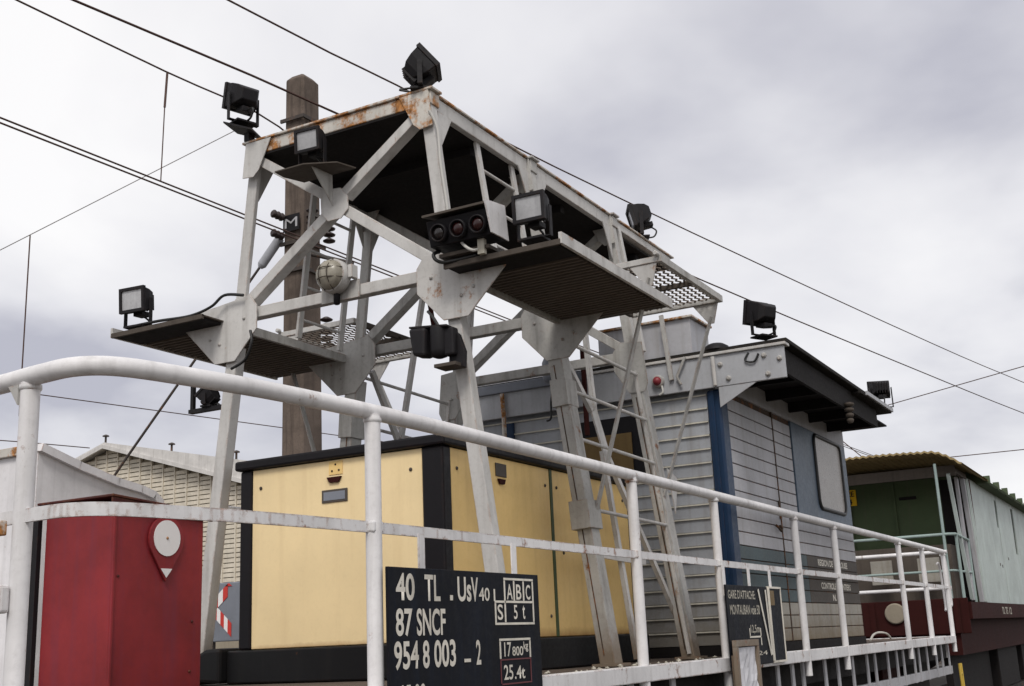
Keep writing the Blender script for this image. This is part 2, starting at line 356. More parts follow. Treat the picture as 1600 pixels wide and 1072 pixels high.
# ------------------------------------------------------------------ number boards hung on the railing
sg = thing('number_board', 'large black board of white wagon numbers hung under the knee rail', 'sign', (4.58, 2.75, 1.05))
MB().box(3.945, 5.225, 2.752, 2.764, 1.04, 1.765).build('panel', 'board', sg, .003)
for x in (4.22, 5.02): MB().box(x-.022, x+.022, 2.766, 2.774, 1.5, 1.91).build('hanger', 'rail', sg)
ys = 2.7505
for s_, x0, x1, z0, z1 in (('40',4.00,4.135,1.632,1.742),('TL',4.21,4.33,1.632,1.74),('Us',4.47,4.585,1.632,1.738),('V',4.585,4.645,1.632,1.738),('40',4.65,4.745,1.636,1.695),('1',4.782,4.796,1.636,1.69),
                           ('87',3.995,4.115,1.492,1.602),('SNCF',4.145,4.365,1.492,1.602),('954',3.98,4.155,1.362,1.474),('8',4.185,4.235,1.362,1.474),('003',4.27,4.44,1.362,1.474),('2',4.61,4.65,1.362,1.468),
                           ('A',4.905,4.96,1.645,1.715),('B',4.995,5.045,1.645,1.715),('C',5.09,5.135,1.645,1.715),('S',4.812,4.862,1.552,1.622),('5',4.965,5.0,1.555,1.62),('t',5.05,5.075,1.555,1.62),
                           ('17',4.86,4.925,1.388,1.452),('800',4.935,5.04,1.39,1.432),('kg',5.045,5.09,1.405,1.452),('25',4.85,4.935,1.286,1.352),('.4t',4.95,5.05,1.286,1.345),('15.00',4.03,4.2,1.225,1.305)):
    text(s_, x0, x1, z0, z1, ys, 'letter', sg, .022 if z1-z0 > .09 else .012)
MB().box(4.408,4.428,2.749,2.7515,1.636,1.658).build('full_stop', 'letter', sg)
MB().box(4.51,4.56,2.749,2.7515,1.376,1.39).build('dash', 'letter', sg)
def outline(lines, mat, par, y=2.7495, t=.006, name='ruled_line'):
    for x0, z0, x1, z1 in lines:
        MB().box(min(x0,x1)-t, max(x0,x1)+t, y, y+.0025, min(z0,z1)-t, max(z0,z1)+t).build(name, mat, par)
outline([(4.885,1.738,5.16,1.738),(4.885,1.630,4.885,1.726),(4.975,1.645,4.975,1.726),(5.068,1.645,5.068,1.726),(5.16,1.547,5.16,1.726),(4.795,1.634,5.148,1.634),(4.795,1.535,4.795,1.622),(4.885,1.547,4.885,1.618),(4.807,1.535,5.16,1.535),
         (4.825,1.464,5.11,1.464),(4.825,1.385,4.825,1.452),(5.11,1.385,5.11,1.452)], 'letter', sg, t=.005)
outline([(4.825,1.375,5.11,1.375),(4.825,1.275,4.825,1.367),(5.11,1.275,5.11,1.367),(4.833,1.268,5.11,1.268)], 'redline', sg, t=.003)

s2 = thing('depot_board', 'small black depot board with faint lettering hung beside the blue post', 'sign', (8.35, 2.75, 1.3))
MB().box(7.985, 8.93, 2.752, 2.764, 1.22, 1.775).build('panel', 'board', s2, .003)
for x in (8.02, 8.57, 9.08): MB().box(x-.022, x+.022, 2.766, 2.774, 1.7, 1.91).build('hanger', 'rail', s2)
text("GARE D'ATTACHE:", 8.02, 8.62, 1.68, 1.742, ys, 'letterw', s2, .014)
text("MONTAUBAN voie 50", 8.04, 8.70, 1.572, 1.64, ys, 'letterw', s2, .014)
text("12,5m", 8.45, 8.66, 1.435, 1.50, ys, 'letterw', s2, .014)
outline([(8.43,1.425,8.43,1.47),(8.43,1.415,8.68,1.415),(8.68,1.36,8.68,1.47)], 'letter', s2, t=.006)
text("24", 8.58, 8.8, 1.285, 1.315, ys, 'letterw', s2, .01)
for a, b in (((8.69,1.752),(8.88,1.28)),((8.865,1.752),(8.905,1.28))):
    MB().bar((a[0],2.746,a[1]),(b[0],2.746,b[1]), .003, .026, (1,0,0)).build('vee_stroke', 'letter', s2)
s3 = thing('tall_marker_plate', 'narrow upright black plate edged in white beside the vee mark', 'sign', (9.12, 2.75, 1.2))
MB().box(8.975, 9.26, 2.754, 2.766, 1.235, 1.765).build('panel', 'board', s3, .003)
for b in ((8.96,9.275,2.748,2.77,1.765,1.78),(8.955,8.975,2.748,2.77,1.235,1.765),(9.262,9.272,2.748,2.77,1.235,1.765),(8.96,9.275,2.748,2.77,1.22,1.235)):
    MB().box(*b).build('edging', 'letter', s3)
MB().box(8.985, 9.09, 2.7505, 2.7535, 1.64, 1.75).build('faded_patch', 'ochre', s3)
pf = thing('paper_holder', 'small steel frame holding a crumpled white sheet below the depot board', 'frame', (8.15, 2.70, .95))
for b in ((7.93,7.97,2.69,2.72,.98,1.355),(8.38,8.42,2.69,2.72,.98,1.355),(7.93,8.42,2.69,2.72,1.357,1.40),(7.93,8.42,2.69,2.72,.94,.98)): MB().box(*b).build('frame_bar', 'greyd', pf)
mb = MB(); nx = 9; nz_ = 8
V = [(7.975+.40*i/nx, 2.705+random.uniform(-.007,.007), .985+.365*j/nz_) for j in range(nz_+1) for i in range(nx+1)]
mb.add(V, [(j*(nx+1)+i, j*(nx+1)+i+1, (j+1)*(nx+1)+i+1, (j+1)*(nx+1)+i) for j in range(nz_) for i in range(nx)]); mb.build('sheet', 'paper', pf)
MB().box(7.98,8.02,2.72,2.75,.95,1.3).build('stay', 'greyd', pf)

# ------------------------------------------------------------------ portal gantry
gt = thing('work_gantry', 'tall grey steel portal gantry with roof deck and side platforms straddling the cream housing', 'gantry', (7.2, YC, ZD))
def hw(z):
    return .66+(4.7-z)/1.4*.16 if z > 3.3 else .82+(3.3-z)/2.02*.26
def P(X, u, z, s): return (X, YC+s*u, z)
FX = [5.57, 6.84, 8.20]
for fi, X in enumerate(FX):
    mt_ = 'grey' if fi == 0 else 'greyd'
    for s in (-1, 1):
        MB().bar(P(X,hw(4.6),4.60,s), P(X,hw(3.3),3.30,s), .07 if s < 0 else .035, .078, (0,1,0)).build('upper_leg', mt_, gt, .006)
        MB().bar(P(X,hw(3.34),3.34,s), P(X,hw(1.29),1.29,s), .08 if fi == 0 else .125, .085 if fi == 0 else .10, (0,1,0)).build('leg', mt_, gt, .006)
        MB().box(X-.09, X+.09, YC+s*hw(1.3)-.09, YC+s*hw(1.3)+.09, ZD+.004, ZD+.02).build('foot_plate', 'greyd', gt)
        # corner gusset carrying the platform
        k = -.058 if fi == 0 else -.062
        poly = [(.60,3.42),(.60,3.57),(.655,3.645),(1.16,3.59),(1.23,3.545),(1.22,3.515),(.94,3.235),(.775,3.235)] if fi < 2 else [(.66,3.42),(.66,3.57),(.72,3.64),(.90,3.62),(.93,3.30),(.90,3.235),(.775,3.235)]
        gp = MB().prism([P(X+k,u,z,s) for u, z in poly], (-.01,0,0)).build('gusset_plate', 'greyr' if (fi == 0 and s < 0) else mt_, gt, .002)
        for u, z in ((.90,3.36),(.98,3.40),(.70,3.5)) if fi < 2 else ((.80,3.4),):
            MB().lathe(P(X+k-.008,u,z,s), (-1,0,0), [(.011,0),(.011,.008),(.004,.012)], 8).build('bolt', 'greyd', gp)
        MB().prism([P(X-.056,u,z,s) for u, z in ((.50,4.685),(.71,4.685),(.735,4.45),(.645,4.44),(.60,4.48))], (-.008,0,0)).build('top_gusset', 'rusty' if (fi == 0 and s < 0) else mt_, gt, .002)
        # X brace arms
        MB().bar(P(X,.05,4.17,s), P(X,.62,4.56,s), .085, .062).build('brace', mt_, gt, .004)
        MB().bar(P(X,.05,4.08,s), P(X,.72,3.60,s), .085, .066).build('brace', mt_, gt, .004)
        if fi == 1:   # collar plates on the leg faces
            MB().bar(P(X-.01,hw(2.22),2.30,s), P(X-.01,hw(2.12),2.12,s), .185, .135, (0,1,0)).build('collar', mt_, gt, .003)
            MB().bar(P(X-.004,hw(3.05),3.10,s), P(X-.004,hw(2.95),2.92,s), .165, .115, (0,1,0)).build('collar', mt_, gt, .003)
        if fi:
            MB().bar(P(X-.064,hw(3.2)-.01*s*s,3.2,s), P(X-.064,hw(1.35)-.01,1.35,s), .005, .006, (0,1,0)).build('seam', 'ribd', gt)
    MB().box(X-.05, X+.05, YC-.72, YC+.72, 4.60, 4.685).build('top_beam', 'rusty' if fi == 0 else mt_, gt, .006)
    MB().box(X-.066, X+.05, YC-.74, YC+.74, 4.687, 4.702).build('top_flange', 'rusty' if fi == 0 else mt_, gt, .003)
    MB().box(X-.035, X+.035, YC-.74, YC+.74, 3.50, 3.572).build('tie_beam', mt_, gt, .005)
    MB().prism([P(X-.048,u,z,1) for u, z in ((-.105,4.14),(-.105,4.06),(-.05,4.01),(.05,4.01),(.10,4.07),(.105,4.17),(.05,4.22),(-.05,4.21))], (-.008,0,0)).build('centre_plate', mt_, gt, .002)
# roof deck
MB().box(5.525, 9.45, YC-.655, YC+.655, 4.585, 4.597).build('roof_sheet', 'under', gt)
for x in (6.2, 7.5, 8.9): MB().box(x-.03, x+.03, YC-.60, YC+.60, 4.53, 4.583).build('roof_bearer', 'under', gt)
for s in (-1, 1):
    for a, b in zip(FX, FX[1:]+[9.5]):
        MB().box(a+.055, b-.055, YC+s*.66-.035, YC+s*.66+.035, 4.588 if b < 9 else 4.62, 4.683).build('side_beam', 'grey', gt, .005)
    MB().box(5.62, 9.5, YC+s*.66-.05, YC+s*.66+.05, 4.687, 4.701).build('side_flange', 'rusty', gt, .003)
    for a, sg_ in ((FX[0],1),(FX[1],-1),(FX[1],1),(FX[2],-1)):
        yy = YC+s*.697
        MB().prism([(a+sg_*.05,yy,4.59),(a+sg_*.21,yy,4.59),(a+sg_*.055,yy,4.32)], (0,.008*s,0)).build('knee_plate', 'grey', gt)
    # post pair carrying the end of the roof
    MB().bar(P(8.33,.665,4.70,s), P(8.38,.80,3.60,s), .05, .05, (0,1,0)).build('hanger_post', 'grey', gt, .004)
MB().box(9.46, 9.52, YC-.64, YC+.64, 4.60, 4.66).build('roof_end_beam', 'greyd', gt, .003)
def expanded(x0, x1, y0, y1, z, lx, ly, name, par, th=.012):
    mb = MB(); ny = int((y1-y0)/ly); nx = int((x1-x0)/(lx/2))
    for j in range(ny+1):
        yb = y0+j*ly
        for i in range(nx):
            a = ly/2 if (i % 2) == (j % 2) else 0; b = ly/2-a
            sg1 = yb+(a if j % 2 == 0 else a); sg2 = yb+b
            p = (x0+i*lx/2, min(y1, sg1), z); q = (x0+(i+1)*lx/2, min(y1, sg2), z)
            mb.bar(p, q, th, .006)
    return mb.build(name, 'mesh', par, kind='stuff')
for s in (-1, 1):      # mesh walkways beside the second and third frames
    ya, yb = sorted((YC+s*.86, YC+s*1.56)); zw = 3.815; ye = YC+s*1.57
    expanded(6.93, 8.03, ya+.02, yb-.01, zw, .075, .044, 'expanded_mesh', gt, .013)
    MB().box(6.88, 8.07, ye-.015, ye+.015, zw-.02, zw+.03).build('walkway_edge', 'greyd', gt, .003)
    for x in (6.89, 8.05): MB().box(x-.018, x+.018, ya, yb-.006, zw-.02, zw+.02).build('walkway_bearer', 'grey' if x < 7 else 'greyd', gt, .003)
    MB().box(7.46, 7.49, ya, yb-.006, zw-.035, zw-.004).build('walkway_bearer', 'grate', gt)
    MB().box(6.91, 8.03, min(YC+s*.86,YC+s*.89), max(YC+s*.86,YC+s*.89), zw-.02, zw+.02).build('walkway_edge', 'grate', gt)
    for x, bz in ((6.89, 2.20), (8.06, 2.44)):
        MB().prism([P(x-.01,1.55,zw-.022,s), P(x-.01,1.36,zw-.022,s), P(x-.01,1.47,zw-.17,s), P(x-.01,1.51,zw-.17,s)], (.008,0,0)).build('walkway_bracket', 'grey', gt)
        MB().lathe(P(x-.02,1.56,zw+.03,s), (-1,0,0), [(.018,0),(.018,.03),(.012,.034)], 6).build('pivot_nut', 'grey', gt)
        MB().bar(P(x-.015,1.495,zw-.12,s), P(x-.02 if x < 7 else 8.16,hw(bz)+.05,bz,s), .012, .042, (1,0,0)).build('strut', 'greyd', gt)
# side platforms
for s in (-1, 1):
    u0, u1, x0, x1 = .87, (1.60 if s < 0 else 1.66), (5.37 if s < 0 else 5.31), 6.96
    ya, yb = sorted((YC+s*u0, YC+s*u1))
    pf_ = MB().box(x0, x1, ya, yb, 3.505, 3.513).build('platform_sheet', 'grate', gt)
    n = 25
    r0 = MB().box(x0+.28, x0+.296, ya+.03, yb-.03, 3.490, 3.504).build('tread_bar', 'tread', pf_)
    for i in range(1, n):
        piece(r0, i*(x1-x0-.34)/n)
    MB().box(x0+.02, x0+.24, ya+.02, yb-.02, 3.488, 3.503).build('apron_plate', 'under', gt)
    ye = YC+s*u1
    MB().box(x0, x1, ye-.01, ye+.01, 3.49, 3.555).build('toe_board', 'grey', gt, .002)
    yi = YC+s*u0
    MB().box(x0+.26, x1, yi-.012, yi+.012, 3.47, 3.53).build('inner_edge', 'greyd', gt, .002)
    MB().box(x0-.004, x0+.014, ya, yb, 3.486, 3.516).build('front_edge', 'grate', gt)
    for sx_ in (6.16, 6.62):      # ladder stiles from the platform to the roof
        MB().bar(P(sx_,.655,4.59,s), P(sx_,.80,3.52,s), .022, .05, (1,0,0)).build('ladder_stile', 'grey', gt, .003)
    for z in (4.40, 4.14, 3.88, 3.65):
        u = .655+(4.59-z)/1.07*.145
        MB().tube([P(6.18,u,z,s), P(6.60,u,z,s)], .011, 8).build('ladder_rung', 'grey', gt)
    # climbing rungs between the second and third legs
    for z in (3.38, 3.03, 2.70, 2.24):
        u = hw(z)+.03
        MB().tube([P(6.86,u,z+.012,s), P(8.18,u,z-.012,s)], .013, 8).build('rung', 'grey', gt)
    for X, dx in ((FX[1], .07), (FX[2], -.075), (FX[2], .07)):
        MB().bar(P(X+dx,hw(3.4)+.02,3.4,s), P(X+dx,hw(1.32)+.02,1.32,s), .014, .026, (0,1,0)).build('edge_strip', 'greyr', gt)
    # light X brace between the same legs
    cp = (7.40, hw(2.86)-.03, 2.86)
    MB().bar(P(7.36,hw(2.98)-.04,2.98,s), P(7.45,hw(2.68)-.04,2.68,s), .012, .10, (1,0,0)).build('brace_plate', 'grey', gt)
    for a, b in (((6.95,3.42),(7.34,2.98)),((7.55,4.2),(7.39,2.98)),((7.41,2.70),(7.36,1.31)),((7.46,2.70),(8.38,1.31))):
        MB().bar(P(a[0],hw(a[1])-.05,a[1],s), P(b[0],hw(b[1])-.05,b[1],s), .03, .045, (1,0,0)).build('side_brace', 'grey', gt)
    MB().bar(P(7.05,hw(2.0)-.02,1.98,s), P(7.75,hw(2.0)-.02,1.96,s), .01, .06).build('side_tie', 'grey', gt)
    MB().prism([P(8.27,.97,2.66,s), P(8.46,.97,2.60,s), P(8.30,1.0,2.32,s)], (0,.008*s,0)).build('strut_shoe', 'grey', gt)
MB().box(5.62, 5.70, 2.98, 3.06, 3.517, 3.60).build('lamp_block', 'rail', gt, .004)
MB().box(5.78, 6.02, 2.63, 2.74, 3.517, 3.59).build('lamp_block', 'rail', gt, .006)
# lamp shelf in front of the first X brace
MB().prism([(5.50,4.02,4.30),(5.36,4.06,4.30),(5.24,4.22,4.285),(5.24,4.44,4.285),(5.36,4.47,4.30),(5.50,4.42,4.30)], (0,0,.008)).build('lamp_shelf', 'grate', gt)
MB().prism([(5.50,4.2,4.298),(5.30,4.2,4.292),(5.505,4.2,4.10)], (0,.008,0)).build('shelf_web', 'greyd', gt)
# loose cables
MB().tube(smooth_path([(5.50,3.48,4.54),(5.53,3.445,4.42),(5.53,3.43,4.2),(5.535,3.40,3.95),(5.54,3.39,3.8)]), .009, 6).build('pale_cable', 'wcable', gt)
MB().tube(smooth_path([(5.47,4.88,3.64),(5.45,5.02,3.66),(5.44,5.12,3.60),(5.44,5.3,3.57),(5.42,5.55,3.575),(5.40,5.72,3.57)]), .010, 6).build('cable', 'cable', gt)
MB().tube(smooth_path([(5.47,4.82,3.40),(5.46,4.80,3.32),(5.47,4.86,3.22),(5.48,4.98,3.18)]), .009, 6).build('cable', 'cable', gt)
MB().tube(smooth_path([(5.49,3.52,3.30),(5.46,3.46,3.24),(5.45,3.40,3.14)]), .009, 6).build('cable', 'cable', gt)
MB().tube([(7.0,4.5,4.05),(7.0,4.42,3.56)], .018, 8).build('conduit', 'chassis', gt)
MB().tube([(8.35,3.9,3.0),(8.35,3.9,3.7)], .022, 8).build('conduit', 'chassis', gt)

# ------------------------------------------------------------------ floodlights
def flood(base, az, tilt, label, sc=1.0, drop=.10, group='floodlights on the wagon', mount=True, fins=True):
    base = Vector(base); t = thing('floodlight', label, 'floodlight', base, group)
    a = R(az); ti = R(tilt)
    fx = Vector((math.cos(a)*math.cos(ti), math.sin(a)*math.cos(ti), math.sin(ti)))
    lat = Vector((-math.sin(a), math.cos(a), 0)); uz = fx.cross(lat)
    hz = Vector((0,0,1)); c = base+hz*(drop+.085)*sc
    def ring(x, wd, ht, dz=0): return [c+fx*(x*sc)+lat*(i*wd*sc/2)+uz*(j*ht*sc/2+dz*sc) for i, j in ((-1,-1),(1,-1),(1,1),(-1,1))]
    secs = [(.055,.20,.165,0),(.0,.19,.155,0),(-.05,.165,.125,.004),(-.085,.11,.075,.008)]
    V = []; [V.extend(ring(*q)) for q in secs]; F = [(0,1,2,3),(12,13,14,15)]
    for i in range(3):
        for k in range(4): F.append((i*4+k, i*4+(k+1) % 4, (i+1)*4+(k+1) % 4, (i+1)*4+k))
    h = MB().add(V, F).build('housing', 'blackm', t, .006*sc)
    bz = MB()
    for i, j, wd, ht in ((0,1,.212,.02),(0,-1,.212,.02),(1,0,.02,.137),(-1,0,.02,.137)):
        bz.obox(c+fx*.066*sc+lat*(i*.096*sc)+uz*(j*.0785*sc), fx, lat, uz, .026*sc, wd*sc, ht*sc)
    bz.build('bezel', 'blackm', t)
    MB().obox(c+fx*.062*sc, fx, lat, uz, .012*sc, .172*sc, .137*sc).build('glass', 'lens', t)
    if fins:
        for k in range(5):
            MB().obox(c-fx*.06*sc+lat*((k-2)*.026*sc), fx, lat, uz, .07*sc, .006*sc, .11*sc).build('cooling_fin', 'blackm', h)
    MB().obox(c-fx*.03*sc-uz*.088*sc, fx, lat, uz, .09*sc, .075*sc, .035*sc).build('terminal_box', 'blackm', t, .004)
    br = MB()
    for i in (-1, 1): br.bar(base+lat*(i*.108*sc)+hz*.006, c+lat*(i*.108*sc)+hz*.01, .006, .03, fx)
    br.bar(base-lat*.111*sc+hz*.006, base+lat*.111*sc+hz*.006, .03, .006)
    br.build('yoke', 'blackm', t)
    if mount: MB().obox(base-hz*.004, Vector((math.cos(a),math.sin(a),0)), lat, hz, .12*sc, .15*sc, .012).build('mounting_plate', 'blackm', t)
    f2 = Vector((math.cos(a),math.sin(a),0))
    MB().tube(smooth_path([c-fx*.05*sc-uz*.1*sc, c-f2*.12*sc-hz*.12*sc, base-f2*.10*sc+hz*.01, base-f2*.05*sc-hz*.0]), .007, 6).build('lead', 'cable', t)
    return t
flood((5.50,4.93,4.835), 72, 12, 'black floodlight seen from behind on the far front corner of the gantry roof', 1.0, .10, fins=False)
flood((5.56,3.57,4.712), -61, 40, 'black floodlight tilted skyward on the near front corner of the gantry roof', 1.05, .055)
flood((5.36,4.245,4.312), 184, -4, 'floodlight with pale glass under the front roof beam above the lamp shelf', .84, .11)
flood((5.47,2.80,3.58), 181, -2, 'floodlight with pale glass on the near side platform beside the three-lens box', .92, .10)
flood((5.42,5.74,3.565), 186, -4, 'floodlight with pale glass at the outer tip of the far side platform', .95, .10)
flood((8.88,3.54,4.712), 118, -14, 'black floodlight on the roof edge behind the third gantry frame', 1.1, .09, fins=False)
flood((8.98,2.60,3.72), 62, 12, 'black floodlight on the near front corner of the cabin roof', 1.12, .085, fins=False)
flood((12.53,2.45,3.655), 25, 2, 'small square floodlight on the far end of the cabin roof overhang', 1.05, .11)
flood((5.60,5.27,3.0), 100, 50, 'dark floodlight bracket under the far platform half hidden by the white handrail', .62, .02)
MB().prism([(5.40,5.01,4.822),(5.58,5.05,4.822),(5.60,4.85,4.735),(5.44,4.80,4.735)], (0,0,.012)).build('floodlight_arm', 'blackm', gt)
MB().box(5.50,5.56,4.88,4.92,4.704,4.765).build('floodlight_arm', 'blackm', gt)
MB().box(5.57,5.61,5.12,5.42,2.965,2.99).build('floodlight_arm', 'blackm', gt)
MB().box(5.575,5.60,5.385,5.41,2.99,3.2).build('floodlight_arm', 'blackm', gt)
# twin lamp hanging on the near leg
tl = thing('twin_lamp', 'black twin spot lamp seen from behind clamped to the near front gantry leg', 'lamp', (5.43, 3.42, 2.98))
MB().prism([(5.36,3.575,3.18),(5.36,3.46,3.172),(5.36,3.465,3.005),(5.36,3.55,3.02)], (.10,0,0)).build('lamp_barrel', 'blackm', tl, .018)
MB().lathe((5.42,3.405,3.17), (0,0,-1), [(.05,0),(.052,.02),(.052,.13),(.045,.165),(.02,.175)], 18).build('lamp_barrel', 'blackm', tl)
MB().box(5.40,5.46,3.30,3.37,3.0,3.16).build('lamp_barrel', 'blackm', tl, .012)
MB().prism([(5.38,3.58,3.185),(5.38,3.33,3.16),(5.48,3.32,3.15),(5.48,3.56,3.175)], (0,0,.012)).build('visor', 'blackm', tl, .002)
MB().prism([(5.47,3.345,3.17),(5.47,3.29,3.12),(5.47,3.255,3.02),(5.47,3.262,2.93),(5.47,3.36,2.95)], (-.03,0,0)).build('side_shield', 'blackm', tl, .003)
MB().box(5.38,5.50,3.28,3.42,2.935,2.955).build('shelf', 'grate', tl, .002)
# three-lens signal box
sb = thing('signal_box', 'hooded black box of three round lenses above the near gusset', 'signal lamp', (5.40, 3.16, 3.56))
MB().prism([(5.30,3.37,3.60),(5.26,3.37,3.74),(5.42,3.37,3.79),(5.45,3.37,3.60)], (0,-.40,0)).build('case', 'black', sb, .004)
MB().prism([(5.225,3.375,3.755),(5.225,3.375,3.768),(5.43,3.375,3.81),(5.43,3.375,3.797)], (0,-.405,0)).build('hood', 'grate', sb)
MB().prism([(5.27,2.965,3.60),(5.205,2.965,3.77),(5.43,2.965,3.80),(5.46,2.965,3.60)], (0,-.008,0)).build('end_plate', 'rail', sb)
for i, y in enumerate((3.29, 3.165, 3.04)):
    ax = Vector((-.97,0,-.2))
    b = MB().lathe((5.285, y, 3.665), ax, [(.052,0),(.052,.035),(.043,.037),(.043,.02)], 20).build('lens_ring', 'black', sb)
    MB().lathe((5.283, y, 3.665), ax, [(.041,.0),(.038,.02),(.02,.03),(.004,.032)], 18).build('lens', 'redlens' if i else 'darklens', b)
MB().box(5.34,5.44,3.02,3.34,3.545,3.565).build('bracket', 'grate', sb)
MB().box(5.33,5.36,3.045,3.085,3.515,3.60).build('latch', 'letterw', sb)
MB().tube(smooth_path([(5.34,3.20,3.62),(5.30,3.14,3.56),(5.31,3.10,3.535),(5.36,3.08,3.56)]), .009, 6).build('cable', 'wcable', sb)
MB().tube(smooth_path([(5.38,3.36,3.60),(5.33,3.37,3.57),(5.33,3.35,3.53),(5.36,3.30,3.52),(5.38,3.12,3.53)]), .011, 6).build('cable', 'cable', sb)
# bulkhead lamp
bl = thing('bulkhead_lamp', 'round caged bulkhead lamp with cloudy glass on the front tie beam', 'lamp', (5.47, 4.17, 3.5))
MB().box(5.515,5.53,4.02,4.30,3.485,3.60).build('back_plate', 'greyd', bl, .003)
MB().lathe((5.515,4.165,3.625), (-1,0,0), [(.08,0),(.105,.02),(.105,.075),(.098,.09)], 28).build('rim', 'grey', bl)
MB().lathe((5.43,4.165,3.625), (-1,0,0), [(.094,0),(.09,.025),(.075,.048),(.05,.063),(.02,.07),(.004,.071)], 28).build('glass', 'dome', bl)
cg = MB()
for o in (-.028, .034):
    for hv in (0, 1):
        pts = []
        for k in range(9):
            t = -1+2*k/8; r_ = math.sqrt(max(0,.1**2-o*o)); q = t*r_
            d = .094+.076*(1-((q*q+o*o)/.01))
            pts.append((5.515-d, 4.165+(o if hv else q), 3.625+(q if hv else o)))
        cg.tube(pts, .0032, 6)
cg.build('cage', 'grate', bl)
MB().box(5.46,5.52,4.03,4.06,3.60,3.68).build('lug', 'grey', bl, .003)
MB().lathe((5.49,4.165,3.52), (0,0,-1), [(.02,0),(.02,.06),(.012,.065)], 12).build('gland', 'black', bl)

# ------------------------------------------------------------------ cream generator housing
gb = thing('generator_housing', 'cream yellow generator housing with black corner posts and lid', 'generator', (6.85, 4.23, ZD))
X0, X1, Y0, Y1, Z0, Z1 = 5.55, 8.15, 3.49, 4.94, 1.475, 2.535
MB().box(X0, X0+.02, Y0+.135, Y1-.085, Z0, Z1-.002).build('front_panel', 'cream', gb, .004)
MB().box(X0+.085, 6.845, Y0, Y0+.02, Z0, Z1-.002).build('side_panel', 'creams', gb, .004)
MB().box(6.88, X1-.06, Y0, Y0+.02, Z0, Z1-.002).build('side_panel', 'creams', gb, .004)
MB().box(X0+.085, X1-.06, Y1-.02, Y1, Z0, Z1-.002).build('side_panel', 'creams', gb, .004)
MB().box(X1-.02, X1, Y0+.1, Y1-.1, Z0, Z1-.002).build('rear_panel', 'cream', gb, .004)
MB().box(6.846, 6.879, Y0-.004, Y0+.02, Z0, Z1-.002).build('door_seam', 'green', gb)
for x0, x1, y0, y1 in ((X0-.008,X0+.083,Y0-.008,Y0+.133),(X0-.008,X0+.083,Y1-.083,Y1+.008),(X1-.058,X1+.008,Y0-.008,Y0+.098),(X1-.058,X1+.008,Y1-.098,Y1+.008)):
    MB().box(x0,x1,y0,y1,Z0-.002,Z1).build('corner_post', 'black', gb, .012)
MB().box(X0-.035, X1+.035, Y0-.035, Y1+.035, Z1+.002, Z1+.062).build('lid', 'black', gb, .014)
MB().box(X0-.05, X1+.05, Y0-.06, Y1+.06, ZD+.003, Z0-.004).build('base_frame', 'tank', gb, .01)
MB().prism([(5.44,5.22,1.44),(5.44,5.22,1.30),(5.44,5.0,1.287),(5.44,5.0,1.49),(5.44,5.12,1.485)], (.9,0,0)).build('side_tank', 'tank', gb, .02)
MB().box(X0-.004, X0-.001, 4.175, 4.275, 2.445, 2.525).build('tag', 'creams', gb, .002)
for y, z in ((4.20,2.47),(4.25,2.468),(4.225,2.505)): MB().lathe((X0-.003,y,z), (-1,0,0), [(.006,0),(.006,.004),(.002,.005)], 8).build('screw', 'black', gb)
MB().prism([(X0-.002,4.18,2.432),(X0-.002,4.285,2.432),(X0-.002,4.265,2.40),(X0-.002,4.20,2.40)], (-.012,0,0)).build('lift_handle', 'chassis', gb)
MB().box(X0-.007, X0-.001, 4.14, 4.325, 2.285, 2.36).build('name_plate', 'brown', gb, .002)
MB().box(X0-.009, X0-.0075, 4.155, 4.31, 2.298, 2.347).build('name_plate_face', 'signgrey', gb)
MB().box(6.14, 6.27, Y0-.007, Y0-.001, 2.42, 2.50).build('name_plate', 'brown', gb, .002)
MB().prism([(6.16,Y0-.002,2.405),(6.245,Y0-.002,2.405),(6.23,Y0-.002,2.375),(6.175,Y0-.002,2.375)], (0,-.012,0)).build('lift_handle', 'chassis', gb)
for p, ax in (((X0-.001,4.79,2.42),(-1,0,0)),((X0-.001,3.70,2.42),(-1,0,0)),((5.70,Y0-.001,2.42),(0,-1,0)),((6.78,Y0-.001,2.42),(0,-1,0)),((6.94,Y0-.001,2.42),(0,-1,0)),((6.78,Y0-.001,1.60),(0,-1,0)),((7.0,Y0-.001,2.0),(0,-1,0)),((8.0,Y0-.001,2.42),(0,-1,0))):
    MB().lathe(p, ax, [(.011,0),(.011,.003),(.007,.007),(.003,.008)], 10).build('lock', 'grate', gb)

# ------------------------------------------------------------------ maroon cabinet at the wagon's end
rc = thing('maroon_cabinet', 'maroon steel cabinet with a white disc plaque behind the end railing', 'cabinet', (4.3, 4.58, ZD))
MB().box(4.0, 4.60, 4.35, 4.81, ZD+.003, 2.165).build('body', 'maroon', rc, .006)
MB().prism([(3.965,4.32,2.197),(3.965,4.84,2.197),(4.66,4.84,2.152),(4.66,4.32,2.152)], (0,0,.012)).build('lid', 'maroonlid', rc, .003)
MB().box(3.998,4.012,4.338,4.349,ZD+.01,2.18).build('corner_bead', 'maroon', rc, .003)
MB().prism([(3.97,4.335,2.155),(4.64,4.335,2.12),(4.64,4.335,2.15),(3.97,4.335,2.195)], (0,-.008,0)).build('lid_lip', 'maroonlid', rc)
for x, z in ((4.04,1.83),(4.53,1.62),(4.52,1.38)): MB().lathe((x,4.349,z),(0,-1,0),[(.008,0),(.006,.005),(.002,.006)],8).build('rivet', 'maroonlid', rc)
def disc(c, r, n, tip=None):
    p = []
    for k in range(n+1):
        a = R(-35)+R(250)*k/n; p.append((c[0]+r*math.cos(a), c[1], c[2]+r*math.sin(a)))
    if tip: p.append((c[0], c[1], c[2]-tip))
    return p
pq = MB().prism(disc((4.33,4.346,2.015),.115,22,.205), (0,-.012,0)).build('plaque', 'maroon', rc, .002)
